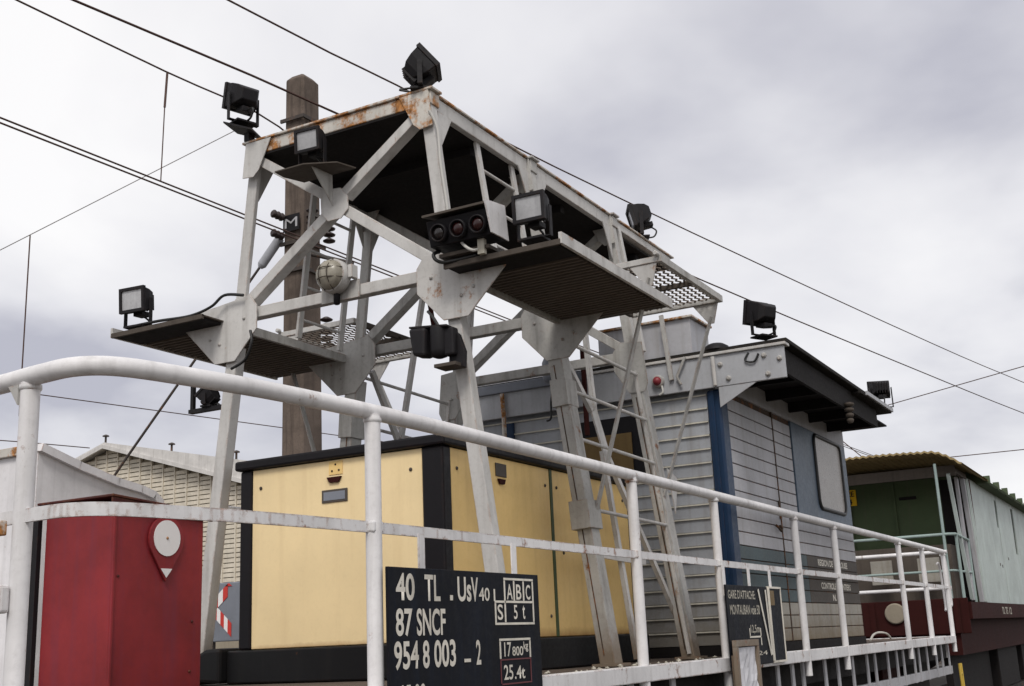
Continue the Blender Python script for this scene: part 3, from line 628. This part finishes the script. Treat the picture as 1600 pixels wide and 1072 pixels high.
MB().prism([(4.33+.088*math.cos(2*math.pi*k/28),4.333,2.02+.088*math.sin(2*math.pi*k/28)) for k in range(28)], (0,-.003,0)).build('white_disc', 'swhite', pq)
MB().prism([(4.292,4.333,1.872),(4.368,4.333,1.872),(4.33,4.333,1.828)], (0,-.003,0)).build('white_tip', 'swhite', pq)
MB().lathe((4.33,4.33,2.02),(0,-1,0),[(.008,0),(.006,.004),(.002,.005)],8).build('rivet', 'rusty', pq)
gp_ = tag(MB().box(3.97,3.995,4.83,4.95,ZD+.003,2.14).build('dark_strip', 'blackm'), 'narrow dark upright strip between the end railing post and the maroon cabinet', 'post')  # plain dark strip left of the cabinet

# ------------------------------------------------------------------ crew cabin
cb = thing('crew_cabin', 'blue grey ribbed crew cabin with dark overhanging roof at the rear of the wagon', 'cabin', (11, YC, ZD))
CX0, CX1, CY0, CY1, CZ0, CZ1 = 8.93, 13.0, 3.0, 5.38, 1.36, 3.36
MB().box(CX0+.03, CX1-.03, CY0+.03, CY1-.03, CZ0, CZ1+.26).build('core_wall', 'cabin', cb)
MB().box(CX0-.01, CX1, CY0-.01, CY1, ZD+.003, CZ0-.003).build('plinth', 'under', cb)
pitch = .1085; nb = 18
e0 = MB().box(CX0, CX0+.028, CY0+.10, CY1-.10, CZ0+.002, CZ0+pitch-.004).build('end_board', 'cabin', cb, .003)
q0 = MB().box(CX0-.016, CX0+.004, CY0+.10, CY1-.10, CZ0+pitch-.012, CZ0+pitch-.001).build('rib_strip', 'rib', cb)
for i in range(1, nb): piece(e0, 0, 0, i*pitch); piece(q0, 0, 0, i*pitch)
MB().box(CX0-.02, CX0+.16, CY0-.02, CY0+.095, CZ0, CZ1-.02).build('corner_post', 'navy', cb, .02)
MB().box(CX0-.03, CX0+.05, CY0+.03, CY0+.06, CZ0+.01, CZ1-.03).build('post_rib', 'navy', cb)
MB().box(CX0-.02, CX0+.12, CY1-.095, CY1+.02, CZ0, CZ1-.02).build('corner_post', 'navy', cb, .02)
MB().box(CX0-.02, CX0, 4.86, 4.98, 2.98, 3.30).build('hinge_post', 'navy', cb, .008)
# side boards: two runs split by the door joint; the lower ones run the full length
for i in range(nb):
    z = CZ0+i*pitch
    xe = 10.90 if z > 2.42 else 12.98
    mat = 'cabinl' if i < 3 else 'cabins'
    for xa, xb in ((CX0+.165, 10.33), (10.36, xe)):
        if 3 <= i <= 6: 
            if xb > 11: 
                MB().box(xa, 11.05, CY0, CY0+.028, z+.004, z+pitch-.004).build('side_board', 'teal', cb, .003)
                MB().box(11.055, xb, CY0, CY0+.028, z+.004, z+pitch-.004).build('side_board', 'brown', cb, .003)
                continue
            mat = 'teal'
        MB().box(xa, xb, CY0, CY0+.028, z+.004, z+pitch-.004).build('side_board', mat, cb, .003)
MB().box(CX0+.165, 12.98, CY0+.012, CY0+.0295, CZ0, CZ1).build('board_backing', 'ribd', cb)
MB().box(10.335, 10.355, CY0-.004, CY0+.02, CZ0, CZ1).build('door_joint', 'ribd', cb)
MB().box(10.29,10.33,CY0-.015,CY0-.002,2.40,2.56).build('door_lock', 'ribd', cb, .004)
MB().tube([(10.14,CY0-.006,2.34),(10.15,CY0-.03,2.31),(10.20,CY0-.032,2.285),(10.25,CY0-.03,2.31),(10.26,CY0-.006,2.34)], .010, 8).build('door_handle', 'ribd', cb)
sp = MB().box(10.91, 12.96, CY0-.012, CY0+.028, 2.425, CZ1).build('window_panel', 'slate', cb, .006)
def rrect(x0,x1,z0,z1,r,y,n=5):
    P_ = []
    for cx,cz,a0 in ((x1-r,z0+r,-90),(x1-r,z1-r,0),(x0+r,z1-r,90),(x0+r,z0+r,180)):
        for k in range(n+1): a = R(a0+90*k/n); P_.append((cx+r*math.cos(a),y,cz+r*math.sin(a)))
    return P_
wn = MB().prism(rrect(11.66,12.70,2.60,3.33,.09,CY0-.012), (0,-.005,0)).build('window', 'window', cb)
MB().tube(rrect(11.66,12.70,2.60,3.33,.09,CY0-.017), .02, 8, closed=True).build('seal', 'cable', wn)
for i, (s_, xa, xb) in enumerate((('REGION DE TOULOUSE',11.42,12.55),("DIVISION DE L'EQUIPEMENT",11.38,12.55),('CONTROLE CHANTIERS',11.46,12.6),('N. 151',11.85,12.2))):
    z = CZ0+(6-i)*pitch; text(s_, xa, xb, z+.024, z+.086, CY0-.0015, 'letter', cb, .03)
# end wall window with ochre blind
ew = MB().box(CX0-.02, CX0-.004, 3.66, 4.30, 2.72, 3.22).build('end_window', 'black', cb, .006)
MB().prism([(CX0-.024,3.76+.45*k/8,2.74) for k in (0,8)]+[(CX0-.024,4.21,3.08),(CX0-.024,3.76,3.08)], (-.01,0,0)).build('blind', 'ochre', ew)
# roof: fascia, slab, overhang framing
FXX = 8.86
MB().box(FXX, FXX+.03, 2.42, CY1+.05, 3.345, 3.60).build('fascia', 'fascia', cb, .004)
MB().box(FXX-.02, FXX+.10, 2.40, 4.10, 3.602, 3.625).build('fascia_flange', 'grey', cb, .004)
MB().box(FXX-.03, FXX+.10, 4.105, CY1+.05, 3.56, 3.64).build('fascia_channel', 'signgrey', cb, .006)
MB().box(FXX+.032, 12.35, 2.40, CY1+.06, 3.63, 3.665).build('roof_slab', 'roof', cb, .006)
MB().box(11.25, 12.62, 2.38, 2.72, 3.60, 3.628).build('roof_extension', 'roof', cb, .004)
MB().box(11.45, 12.62, 2.36, 2.379, 3.612, 3.65).build('roof_edge_strip', 'fascia', cb)
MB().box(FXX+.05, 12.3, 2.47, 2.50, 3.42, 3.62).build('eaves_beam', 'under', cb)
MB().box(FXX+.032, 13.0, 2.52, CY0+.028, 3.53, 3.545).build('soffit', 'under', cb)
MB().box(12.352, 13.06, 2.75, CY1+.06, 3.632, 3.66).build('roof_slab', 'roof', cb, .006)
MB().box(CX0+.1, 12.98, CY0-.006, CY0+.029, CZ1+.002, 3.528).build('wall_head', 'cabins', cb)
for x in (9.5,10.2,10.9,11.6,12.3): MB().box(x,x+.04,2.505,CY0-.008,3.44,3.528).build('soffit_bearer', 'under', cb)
MB().prism([(FXX+.005,2.97,3.343),(FXX+.005,2.66,3.343),(FXX+.005,2.97,3.18)], (.012,0,0)).build('fascia_bracket', 'fascia', cb)
for y, z in ((2.94,3.52),(2.88,3.40),(2.58,3.54),(2.56,3.39),(2.46,3.50)):
    MB().lathe((FXX,y,z), (-1,0,0), [(.022,0),(.022,.008),(.012,.01),(.012,.022)], 10).build('bolt', 'greyd', cb)
MB().tube([(FXX-.03,2.99,3.585),(FXX-.03,2.985,3.35)], .017, 8).build('drain_pipe', 'grey', cb)
MB().tube(smooth_path([(FXX-.005,2.70,3.58),(FXX-.015,2.73,3.52),(FXX-.015,2.66,3.50),(FXX-.01,2.62,3.56)]), .008, 6).build('cable', 'cable', cb)
for i in range(4): MB().lathe((10.95,2.44,3.47-i*.05), (0,0,-1), [(.02,0),(.05-.006*i,.012),(.05-.006*i,.03),(.02,.045)], 12).build('insulator_shed', 'grate', cb)
for x, h in ((10.2,.09),(10.9,.08)): MB().prism([(x,2.6,3.668),(x+.35,2.6,3.668),(x+.3,2.6,3.668+h)], (0,.01,0)).build('roof_flashing', 'fascia', cb)
MB().lathe((8.98,3.0,3.665), (0,0,1), [(.11,0),(.10,.03),(.06,.055),(.01,.06)], 16).build('roof_vent', 'blackm', cb)
MB().tube([(FXX-.03,3.22,3.62),(FXX-.03,3.30,3.47),(FXX-.03,3.27,3.40)], .012, 8).build('lever', 'greyd', cb)
MB().bar((FXX-.02,3.40,4.0),(FXX-.02,3.35,3.45), .02, .035, (0,1,0)).build('lever_arm', 'greyd', cb)
MB().tube([(FXX-.03,4.92,3.55),(FXX-.03,4.91,3.34),(FXX-.03,4.91,3.0)], .02, 8).build('latch_rod', 'rusty', cb)
MB().tube(smooth_path([(FXX-.02,4.42,3.55),(FXX-.02,4.45,3.42),(FXX-.02,4.46,3.28),(FXX-.02,4.50,3.26)]), .009, 6).build('cable', 'cable', cb)
MB().lathe((8.70,4.32,3.52), (0,0,1), [(.02,0),(.10,.03),(.115,.08),(.115,.2),(.09,.25),(.02,.27)], 16).build('exhaust_silencer', 'signgrey', cb)
MB().tube([(8.70,4.32,3.53),(8.85,4.32,3.45)], .03, 8).build('exhaust_pipe', 'grate', cb)
rbx = thing('roof_box', 'grey steel box with rusted lid on the cabin roof under the mesh deck', 'box', (9.15, 3.5, 3.668))
MB().box(8.93, 9.36, 3.19, 4.02, 3.668, 3.965).build('body', 'cabins', rbx, .005)
MB().box(8.90, 9.39, 3.16, 4.05, 3.967, 3.985).build('lid', 'rusty', rbx, .003)
rl_ = thing('red_marker_lamp', 'small red marker lamp in a grey holder on the cabin fascia', 'lamp', (FXX, 3.47, 3.40))
MB().lathe((FXX,3.47,3.455), (-1,0,0), [(.052,0),(.052,.03),(.045,.034)], 16).build('holder', 'greyd', rl_)
MB().lathe((FXX-.032,3.47,3.455), (-1,0,0), [(.036,0),(.034,.02),(.02,.034),(.004,.038)], 16).build('lens', 'markred', rl_)
MB().tube(smooth_path([(FXX-.02,3.44,3.42),(FXX-.03,3.43,3.36),(FXX-.03,3.46,3.34)]), .009, 6).build('cable', 'wcable', rl_)

# ------------------------------------------------------------------ white hopper on the next track
hp = thing('white_hopper', 'white steel hopper with sloping rusty rim on the next track at left', 'hopper', (5.9, 7.6, .15))
side = [(5.31,2.87),(5.63,2.78),(5.98,2.70),(6.20,2.67),(6.33,2.635),(6.40,2.58),(6.43,2.47),(6.43,1.1),(5.31,1.1)]
for y, nm in ((6.5,'side_sheet'),(9.3,'side_sheet')):
    MB().prism([(x,y,z-.05 if z > 1.2 else z) for x, z in side], (0,.02,0)).build(nm, 'whitep', hp)
rim = [(x,z) for x, z in side[:7]]
for y in (6.475, 9.3):
    mb = MB()
    for a, b in zip(rim[:-1], rim[1:]): mb.bar((a[0],y+.02,a[1]-.03),(b[0]+.004,y+.02,b[1]-.03), .07, .055)
    mb.build('rim', 'whitep', hp)
MB().box(5.30,5.32,6.53,9.3,1.1,2.80).build('end_sheet', 'whitep', hp)
MB().box(5.27,5.34,6.535,9.3,2.80,2.86).build('end_rim', 'rusty', hp, .004)
MB().box(6.40,6.42,6.53,9.3,1.1,2.42).build('end_sheet', 'whitep', hp)
MB().box(5.2,6.5,6.7,9.1,.85,1.09).build('underframe', 'chassis', hp)
for y in (7.15, 8.65):
    MB().lathe((5.85,y,.61), (0,1,0), [(.10,-.06),(.42,-.05),(.46,0),(.46,.05),(.12,.06)], 28).build('wheel', 'steel', hp)

# ------------------------------------------------------------------ green wagon coupled behind
gw = thing('green_wagon', 'green service wagon with yellowed corrugated roof and open end balcony', 'wagon', (24, YC, .15))
GY0, GY1 = 2.78, 5.62
MB().box(20.02, 40, GY0+.05, GY1-.05, 1.75, 3.75).build('body_core', 'green', gw)
MB().box(20.0, 20.018, 2.95, GY1, 1.75, 3.72).build('end_wall', 'green', gw)
for y in (4.62, 3.02, 3.9): MB().box(19.97, 19.998, y-.02, y+.02, 1.76, 3.7).build('end_stiffener', 'green', gw)
MB().box(19.985, 19.998, 3.55, 3.82, 3.42, 3.47).build('end_vent', 'under', gw)
pw = .09; sd0 = MB().box(20.5, 20.5+pw-.006, GY0, GY0+.03, 1.72, 3.72).build('side_plank', 'mint', gw, .006)
for i in range(1, 150):
    x = 20.5+i*pw
    if (23.25 < x < 23.48) or (25.6 < x < 25.95): continue
    piece(sd0, i*pw)
for x0, x1, z0, z1 in ((23.28,23.46,3.1,3.60),(25.68,26.0,2.72,3.62)): MB().box(x0-.06, x1+.04, GY0+.035, GY0+.05, z0, z1).build('slit_window', 'brown', gw)
for x0, x1, za, zb in ((23.27,23.49,1.72,3.1),(23.27,23.49,3.6,3.72),(25.63,25.98,1.72,2.72),(25.63,25.98,3.62,3.72)): MB().box(x0, x1, GY0+.002, GY0+.028, za, zb).build('infill_plank', 'mint', gw)
for x, z in ((22.9,2.4),(23.2,2.38),(24.2,2.55)): MB().box(x,x+.08,GY0-.004,GY0+.001,z,z+.05).build('rust_hole', 'brown', gw)
# corrugated roof with a rounded eave, the corrugation running along the wagon
prof = []
ny = 64
for k in range(ny+1):
    y = 2.58+(5.82-2.58)*k/ny
    e_ = min(1, min(y-2.58, 5.82-y)/.45); zz_ = 3.74+.20*math.sin(e_*math.pi/2)+.06*math.sin(math.pi*(y-2.58)/3.24)
    prof.append((y, zz_+.014*math.sin(k*math.pi*.999)+.012*math.cos(k*math.pi)))
mb = MB(); nn = len(prof)
V = [(18.5,y,z) for y,z in prof]+[(21.2,y,z) for y,z in prof]+[(18.5,y,z-.03) for y,z in prof]+[(21.2,y,z-.03) for y,z in prof]
F = []
for k in range(nn-1): F += [(k,k+1,nn+k+1,nn+k),(2*nn+k,2*nn+k+1,3*nn+k+1,3*nn+k),(k,k+1,2*nn+k+1,2*nn+k),(nn+k,nn+k+1,3*nn+k+1,3*nn+k)]
mb.add(V,F).build('balcony_roof', 'oroof', gw)
MB().prism([(21.2,y,z-.02) for y,z in prof[::2]]+[(21.2,5.8,3.7),(21.2,2.6,3.7)], (19,0,0)).build('main_roof', 'groof', gw)
for i in range(16): MB().box(21.3+i*1.15, 21.36+i*1.15, 2.56, 2.66, 3.70, 3.83).build('roof_cleat', 'groof', gw)
MB().box(18.95, 18.99, 2.75, 5.65, 3.62, 3.78).build('canopy_beam', 'grate', gw)  # canopy beams coloured dark as the shade beneath the balcony roof
MB().box(18.99, 20.0, 2.75, 2.80, 3.66, 3.74).build('canopy_side_beam', 'grate', gw)
for x, y, z in ((18.6,2.98,3.7),(18.6,5.4,3.7)): MB().tube([(x,y,1.75),(x,y,z+.08)], .022, 10).build('canopy_post', 'mintr', gw)
MB().tube([(18.6,5.5,2.73),(18.6,2.92,2.73),(18.7,2.83,2.73),(19.9,2.83,2.70)], .022, 10).build('handrail', 'mintr', gw)
MB().tube([(18.6,5.5,2.2),(18.6,2.9,2.2),(19.9,2.83,2.2)], .018, 8).build('handrail', 'mintr', gw)
for x in (18.75,19.85): MB().tube([(x,2.83,1.75),(x,2.83,2.72)], .024, 8).build('handrail_post', 'mintr', gw)
for x, dx in ((20.0,.12),(20.2,.1),(20.36,.1)): MB().bar((x-dx,2.80,3.7),(x+dx,2.78,1.75), .07, .08, (1,0,0)).build('corner_pillar', 'cabins' if x < 20.1 else 'mint', gw, .01)
MB().box(20.43,20.47,GY0-.012,GY0+.01,2.3,3.7).build('rusty_edge', 'maroonlid', gw)
MB().bar((18.9,2.85,3.65),(19.5,2.83,1.8),.05,.06,(1,0,0)).build('corner_pillar', 'mint', gw)
MB().box(18.45, 40, 2.70, 5.70, 1.50, 1.74).build('floor_frame', 'chassis', gw)
MB().box(18.42, 18.46, 2.74, 5.66, 1.30, 1.80).build('headstock', 'chassis', gw, .01)
for y in (2.9,3.3,4.1,4.6,5.1): MB().box(18.40,18.418,y-.04,y+.04,1.31,1.79).build('headstock_rib', 'chassis', gw)
MB().box(18.47, 40, 2.9, 5.5, 1.0, 1.499).build('underframe', 'chassis', gw)
for i, x in enumerate((21.7, 22.1, 22.6)): text(('TOL','TS','12')[i], x, x+.3, 1.56, 1.68, 2.698, 'letterw', gw, .02)
MB().lathe((18.42, 3.77, 1.62), (-1,0,0), [(.15,0),(.15,.03),(.13,.035)], 24).build('end_disc', 'louvred', gw)
for y in (3.33, 5.07): MB().lathe((18.42,y,1.06), (-1,0,0), [(.1,0),(.1,.25),(.2,.27),(.2,.30)], 20).build('buffer', 'black', gw)
for y in (4.0, 3.3): MB().box(18.9, 18.94, y-.16, y+.16, 2.06, 2.42).build('end_notice', 'cabinl', gw, .005)
MB().box(19.2, 20.0, 3.0, 5.6, 1.745, 2.62).build('balcony_locker', 'grate', gw)
for z in (2.47, 1.95): MB().tube([(18.5,5.5,z),(18.5,2.95,z)], .028, 8).build('end_rail', 'rail', gw)
MB().box(19.96, 19.999, 2.84, 3.16, 1.76, 3.68).build('dark_gap_panel', 'under', gw)  # flat dark panel in place of a shaded gap at the corner
MB().bar((19.7,2.86,3.68),(19.82,2.86,1.78), .05, .12, (1,0,0)).build('corner_pillar', 'cabins', gw, .01)
for x0 in (22.6, 26, 30): MB().box(x0, x0+2.6, 2.98, 3.3, .32, .998).build('shade_box', 'under', gw, .02)  # dark boxes added to black out the lit ground below the wagon
MB().box(18.6, 22.4, 3.1, 3.2, .35, .998).build('shade_panel', 'under', gw)  # dark sheet added for the same shade below the wagon end
ytag = MB().box(19.975, 19.984, 4.50, 4.72, 3.40, 3.66).build('yellow_tag', 'yellow', gw)
text('02E', 4.70, 4.53, 3.55, 3.64, 19.972, 'black', gw, .02, '-X'); text('4', 4.63, 4.57, 3.42, 3.51, 19.972, 'black', gw, .02, '-X')
for x in (21.5, 37): 
    for y in (3.45, 4.95): MB().lathe((x,y,.61), (0,1,0), [(.10,-.06),(.42,-.05),(.46,0),(.46,.05),(.12,.06)], 24).build('wheel', 'steel', gw)

# ------------------------------------------------------------------ concrete catenary mast
ms = thing('concrete_mast', 'weathered concrete catenary mast with insulators rising behind the gantry', 'mast', (12.4, 10.0, -.15))
def ring4(hx, hy, z, ch): return [(12.4+a, 10.0+b, z) for a, b in ((-hx+ch,-hy),(hx-ch,-hy),(hx,-hy+ch),(hx,hy-ch),(hx-ch,hy),(-hx+ch,hy),(-hx,hy-ch),(-hx,-hy+ch))]
V = ring4(.245,.20,-.149,.03)+ring4(.19,.165,9.42,.03)+ring4(.12,.10,9.5,.02)
F = [tuple(range(8)), tuple(range(16,24))]
for i in range(2):
    for k in range(8): F.append((i*8+k,i*8+(k+1)%8,(i+1)*8+(k+1)%8,(i+1)*8+k))
MB().add(V,F).build('shaft', 'concrete', ms, .01)
for z in (8.75, 6.9, 6.5, 5.4): MB().box(12.15,12.65,9.78,9.81,z,z+.05).build('strap', 'steel', ms); 
for z in (8.75, 6.9, 6.5, 5.4): MB().box(12.15,12.18,9.81,10.2,z,z+.05).build('strap', 'steel', ms)
for zc, x in ((7.05,12.25),(6.98,12.62),(5.55,12.55),(5.2,12.6)):
    for k in range(4): MB().lathe((x,9.70,zc+.09*k), (0,0,1), [(.03,0),(.085,.02),(.09,.035),(.03,.07)], 12).build('insulator', 'insul', ms)
for zc in (7.02, 7.3):
    for k in range(3): MB().lathe((12.12-.08*k,10.12,zc), (-1,0,0), [(.03,0),(.055,.015),(.06,.03),(.03,.06)], 12).build('insulator', 'insul', ms)
mp_ = MB().box(12.13,12.145,9.84,10.12,7.08,7.32).build('mark_plate', 'black', ms)
text('M', 10.09, 9.87, 7.13, 7.27, 12.127, 'cabins', ms, .0, '-X')
MB().tube([(12.3,9.78,6.75),(12.5,9.2,6.55)], .03, 8).build('cross_arm', 'steel', ms)
# ------------------------------------------------------------------ wires
def wire(label, pts, r=.009, mat='wire', name='overhead_wire', group='overhead line wires'):
    return tag(MB().tube(pts, r, 6).build(name, mat), label, 'wire', group)
def sag(a, b, s, n=14):
    a, b = Vector(a), Vector(b); return [a.lerp(b, k/n)-Vector((0,0,4*s*(k/n)*(1-k/n))) for k in range(n+1)]
wire('uppermost overhead wire crossing the sky behind the raised corner floodlight', smooth_path([(-3,7.6,7),(7.0,6.5,7),(9.2,6.2,7),(12,5.85,7),(17.3,5.0,7),(24.8,3.7,7),(30.5,2.6,7),(48,-1,7)], 3), .010)
wire('thick overhead wire passing across the mast head and over the far cabin roof', smooth_path([(-3,9.2,7),(6.3,7.6,7),(9.4,7.1,7),(17.5,6.05,7),(28.3,4.3,7),(35.3,3.1,7),(50,.4,7)], 3), .013)
wire('messenger wire from which the long dropper hangs at upper left', smooth_path([(-3,8.5,7),(6,8.0,7),(7.7,7.9,7),(9.3,7.82,7),(11.5,8.6,7.05),(12.2,9.75,7.1)], 4), .010)
for k, (dz, nm) in enumerate(((0,'upper of the paired contact wires running below the messenger wire'),(-.045,'lower of the paired contact wires running below the messenger wire'))):
    wire(nm, [(-4,8.1,5.83+dz),(5.9,7.93,5.83+dz),(9.2,7.82,5.83+dz),(14,7.65,5.83+dz),(60,5,5.83+dz)], .0095)
tag(MB().tube([(7.72,7.9,6.99),(7.70,7.9,6.62)], .012, 6).tube([(7.70,7.9,6.62),(7.68,7.9,5.84)], .006, 6).build('dropper_wire', 'wire'), 'vertical dropper joining the messenger wire to the paired contact wires', 'wire')
wire('thin pale cross wire climbing from left towards the far corner floodlight', [(6.2,15.0,3.70),(9.08,12,6.37),(10.98,10,8.14),(11.2,9.9,8.3)], .006, 'thin')
tag(MB().tube([(9.3,11.75,6.57),(9.3,11.75,4.3)], .009, 6).build('dropper_wire', 'wire'), 'vertical dropper hanging at the left edge above the curved handrail', 'wire')
gy = thing('guy_stay', 'slanting guy stay with grey rod insulator tied to the concrete mast', 'stay', (11.5, 12.0, 4.0))
MB().lathe((12.18,10.2,7.05), Vector((12.1,10.51,6.63))-Vector((12.18,10.2,7.05)), [(.02,0),(.065,.02)]+[(.065,.1+.01*k) for k in range(38)]+[(.03,.52)], 12).build('rod_insulator', 'insulg', gy)
MB().tube([(12.1,10.49,6.66),(11.45,12.3,4.05),(10.5,15.0,.0)], .02, 6).build('stay_rod', 'steel', gy)
for q, nm in (((11.9,10.6,7.9),'left'),((12.9,9.2,8.75),'right')):
    pass
tag(MB().tube([(12.22,10.1,8.6),(11.9,10.45,8.38)], .02, 6).lathe((11.98,10.36,8.44),(-.6,.75,-.45),[(.02,0),(.06,.02),(.06,.13),(.02,.15)],10).build('stay_insulator', 'insul'), 'short insulated tie leaving the mast head towards the left', 'insulator')
tag(MB().tube([(12.62,9.8,8.75),(13.3,9.3,8.45)], .018, 6).lathe((12.85,9.63,8.65),(.75,-.55,-.33),[(.02,0),(.055,.02),(.055,.2),(.02,.22)],10).build('stay_insulator', 'insul'), 'short insulated tie leaving the mast head towards the right', 'insulator')
wire('thin telephone wire sloping down behind the white hopper', [(17.37, 24.0, 7.8), (26.925, 22.0, 7.764), (41.593, 20.0, 7.932)], .013, 'wire', 'telephone_wire', 'far telephone wires')
wire('thin telephone wire low at the far left edge', [(18.199, 25.0, 6.764), (20.024, 25.0, 6.882), (22.068, 25.0, 6.979)], .013, 'wire', 'telephone_wire', 'far telephone wires')
wire('thin wire rising to the right edge beyond the small square floodlight', [(30.0, 7.145, 6.558), (30.0, 1.633, 7.43)], .011, 'wire', 'telephone_wire', 'far telephone wires')
wire('thin wire above the green wagon roof at the right edge', [(45.0, 7.409, 7.271), (45.0, 2.903, 7.265)], .016, 'wire', 'telephone_wire', 'far telephone wires')
wire('thin wire dropping behind the cabin window panel to the green wagon', [(30.0, 7.324, 6.416), (30.0, 6.429, 5.495)], .012, 'wire', 'telephone_wire', 'far telephone wires')

# ------------------------------------------------------------------ warehouse
wh = thing('warehouse', 'distant cream louvred warehouse gable with pale roof behind the maroon cabinet', 'building', (40, 44, -.15))
PK = (43.9, 11.35); sl = .292
def gz(y): return PK[1]-abs(y-PK[0])*sl
MB().prism([(40.15,y,z) for y, z in ((24,-.15),(24,gz(24)-.05),(PK[0],PK[1]-.05),(63,gz(63)-.05),(63,-.15))], (40,0,0)).build('wall', 'louvred', wh)
bw = .74; y = 33.0; k = 0
while y < 50:
    m_ = MB(); zt = min(gz(y), gz(y+bw))-.15; z = 3.9
    while z < zt:
        m_.prism([(40.13,y+.002,z),(40.02,y+.002,z+.0),(40.02,y+.002,z+.165),(40.13,y+.002,z+.19)], (0,bw-.004,0)); z += .21
    m_.build('louvre_panel', 'louvre', wh)
    MB().box(39.97,40.135,y-.035,y+.035,3.86,gz(y)-.1).build('mullion', 'louvre', wh)
    y += bw
MB().box(39.95,40.14,30,52,3.3,3.85).build('plinth_band', 'wroof', wh)
for sgn in (-1, 1):
    ye = PK[0]+sgn*20
    MB().prism([(39.6,PK[0],PK[1]),(39.6,ye,PK[1]-20*sl),(39.6,ye,PK[1]-20*sl+.25+(1.6 if sgn < 0 else 0)),(39.6,PK[0],PK[1]+.18)], (42,0,0)).build('roof', 'wroof', wh)
    MB().prism([(39.5,PK[0],PK[1]-.12),(39.5,ye,PK[1]-20*sl-.12),(39.5,ye,PK[1]-20*sl+.06),(39.5,PK[0],PK[1]+.06)], (.09,0,0)).build('bargeboard', 'wroof', wh)
for yv in (PK[0], PK[0]-4.3, PK[0]-8.2):
    zb = PK[1]+.15-(PK[0]-yv)*(sl-.085)
    v_ = MB().lathe((39.7,yv,zb), (0,0,1), [(.05,0),(.05,.32)], 8).build('roof_vent', 'steel', wh)
    MB().lathe((39.7,yv,zb+.32), (0,0,1), [(.16,0),(.15,.05),(.03,.1)], 10).build('cowl', 'steel', v_)
# ------------------------------------------------------------------ striped marker board
cv = thing('chevron_board', 'grey panel with red and white striped chevron between the gantry leg and cream housing', 'sign', (12, 11.1, -.15))
MB().box(12.0,12.03,10.55,11.35,1.62,2.37).build('panel', 'signgrey', cv, .02)
for y in (10.7,11.2): MB().box(12.03,12.08,y-.03,y+.03,-.149,1.9).build('leg', 'steel', cv)
def band(a, b, wd, n):
    a = Vector(a); b = Vector(b); d = (b-a)/n; pv = Vector((0,0,wd))
    for k in range(n):
        p = a+d*k; q = a+d*(k+1)
        MB().prism([p-pv/2, q-pv/2, q+pv/2, p+pv/2], (-.006,0,0)).build('stripe', 'sred' if k % 2 == 0 else 'swhite', cv)
band((11.998,11.14,2.08),(11.998,10.90,2.27),.17,3)
band((11.998,11.14,2.03),(11.998,10.83,1.76),.17,5)
MB().prism([(11.998,10.95,2.32),(11.998,10.83,2.32),(11.998,10.88,2.36)], (-.006,0,0)).build('stripe', 'sred', cv)
rb = thing('striped_barrier', 'low red and white barrier end under the chevron panel', 'barrier', (11.7, 10.9, -.15))
MB().prism([(11.7,11.35,1.60),(11.7,11.0,1.60),(11.7,10.86,1.40),(11.7,11.35,1.40)], (.05,0,0)).build('white_edge', 'swhite', rb)
MB().prism([(11.698,11.35,1.54),(11.698,11.04,1.54),(11.698,10.95,1.38),(11.698,11.35,1.38)], (-.006,0,0)).build('red_field', 'sred', rb)
MB().box(11.7,11.75,10.9,11.35,-.149,1.399).build('leg', 'signgrey', rb)
for o in bpy.data.objects:
    if '_o' in o: del o['_o']
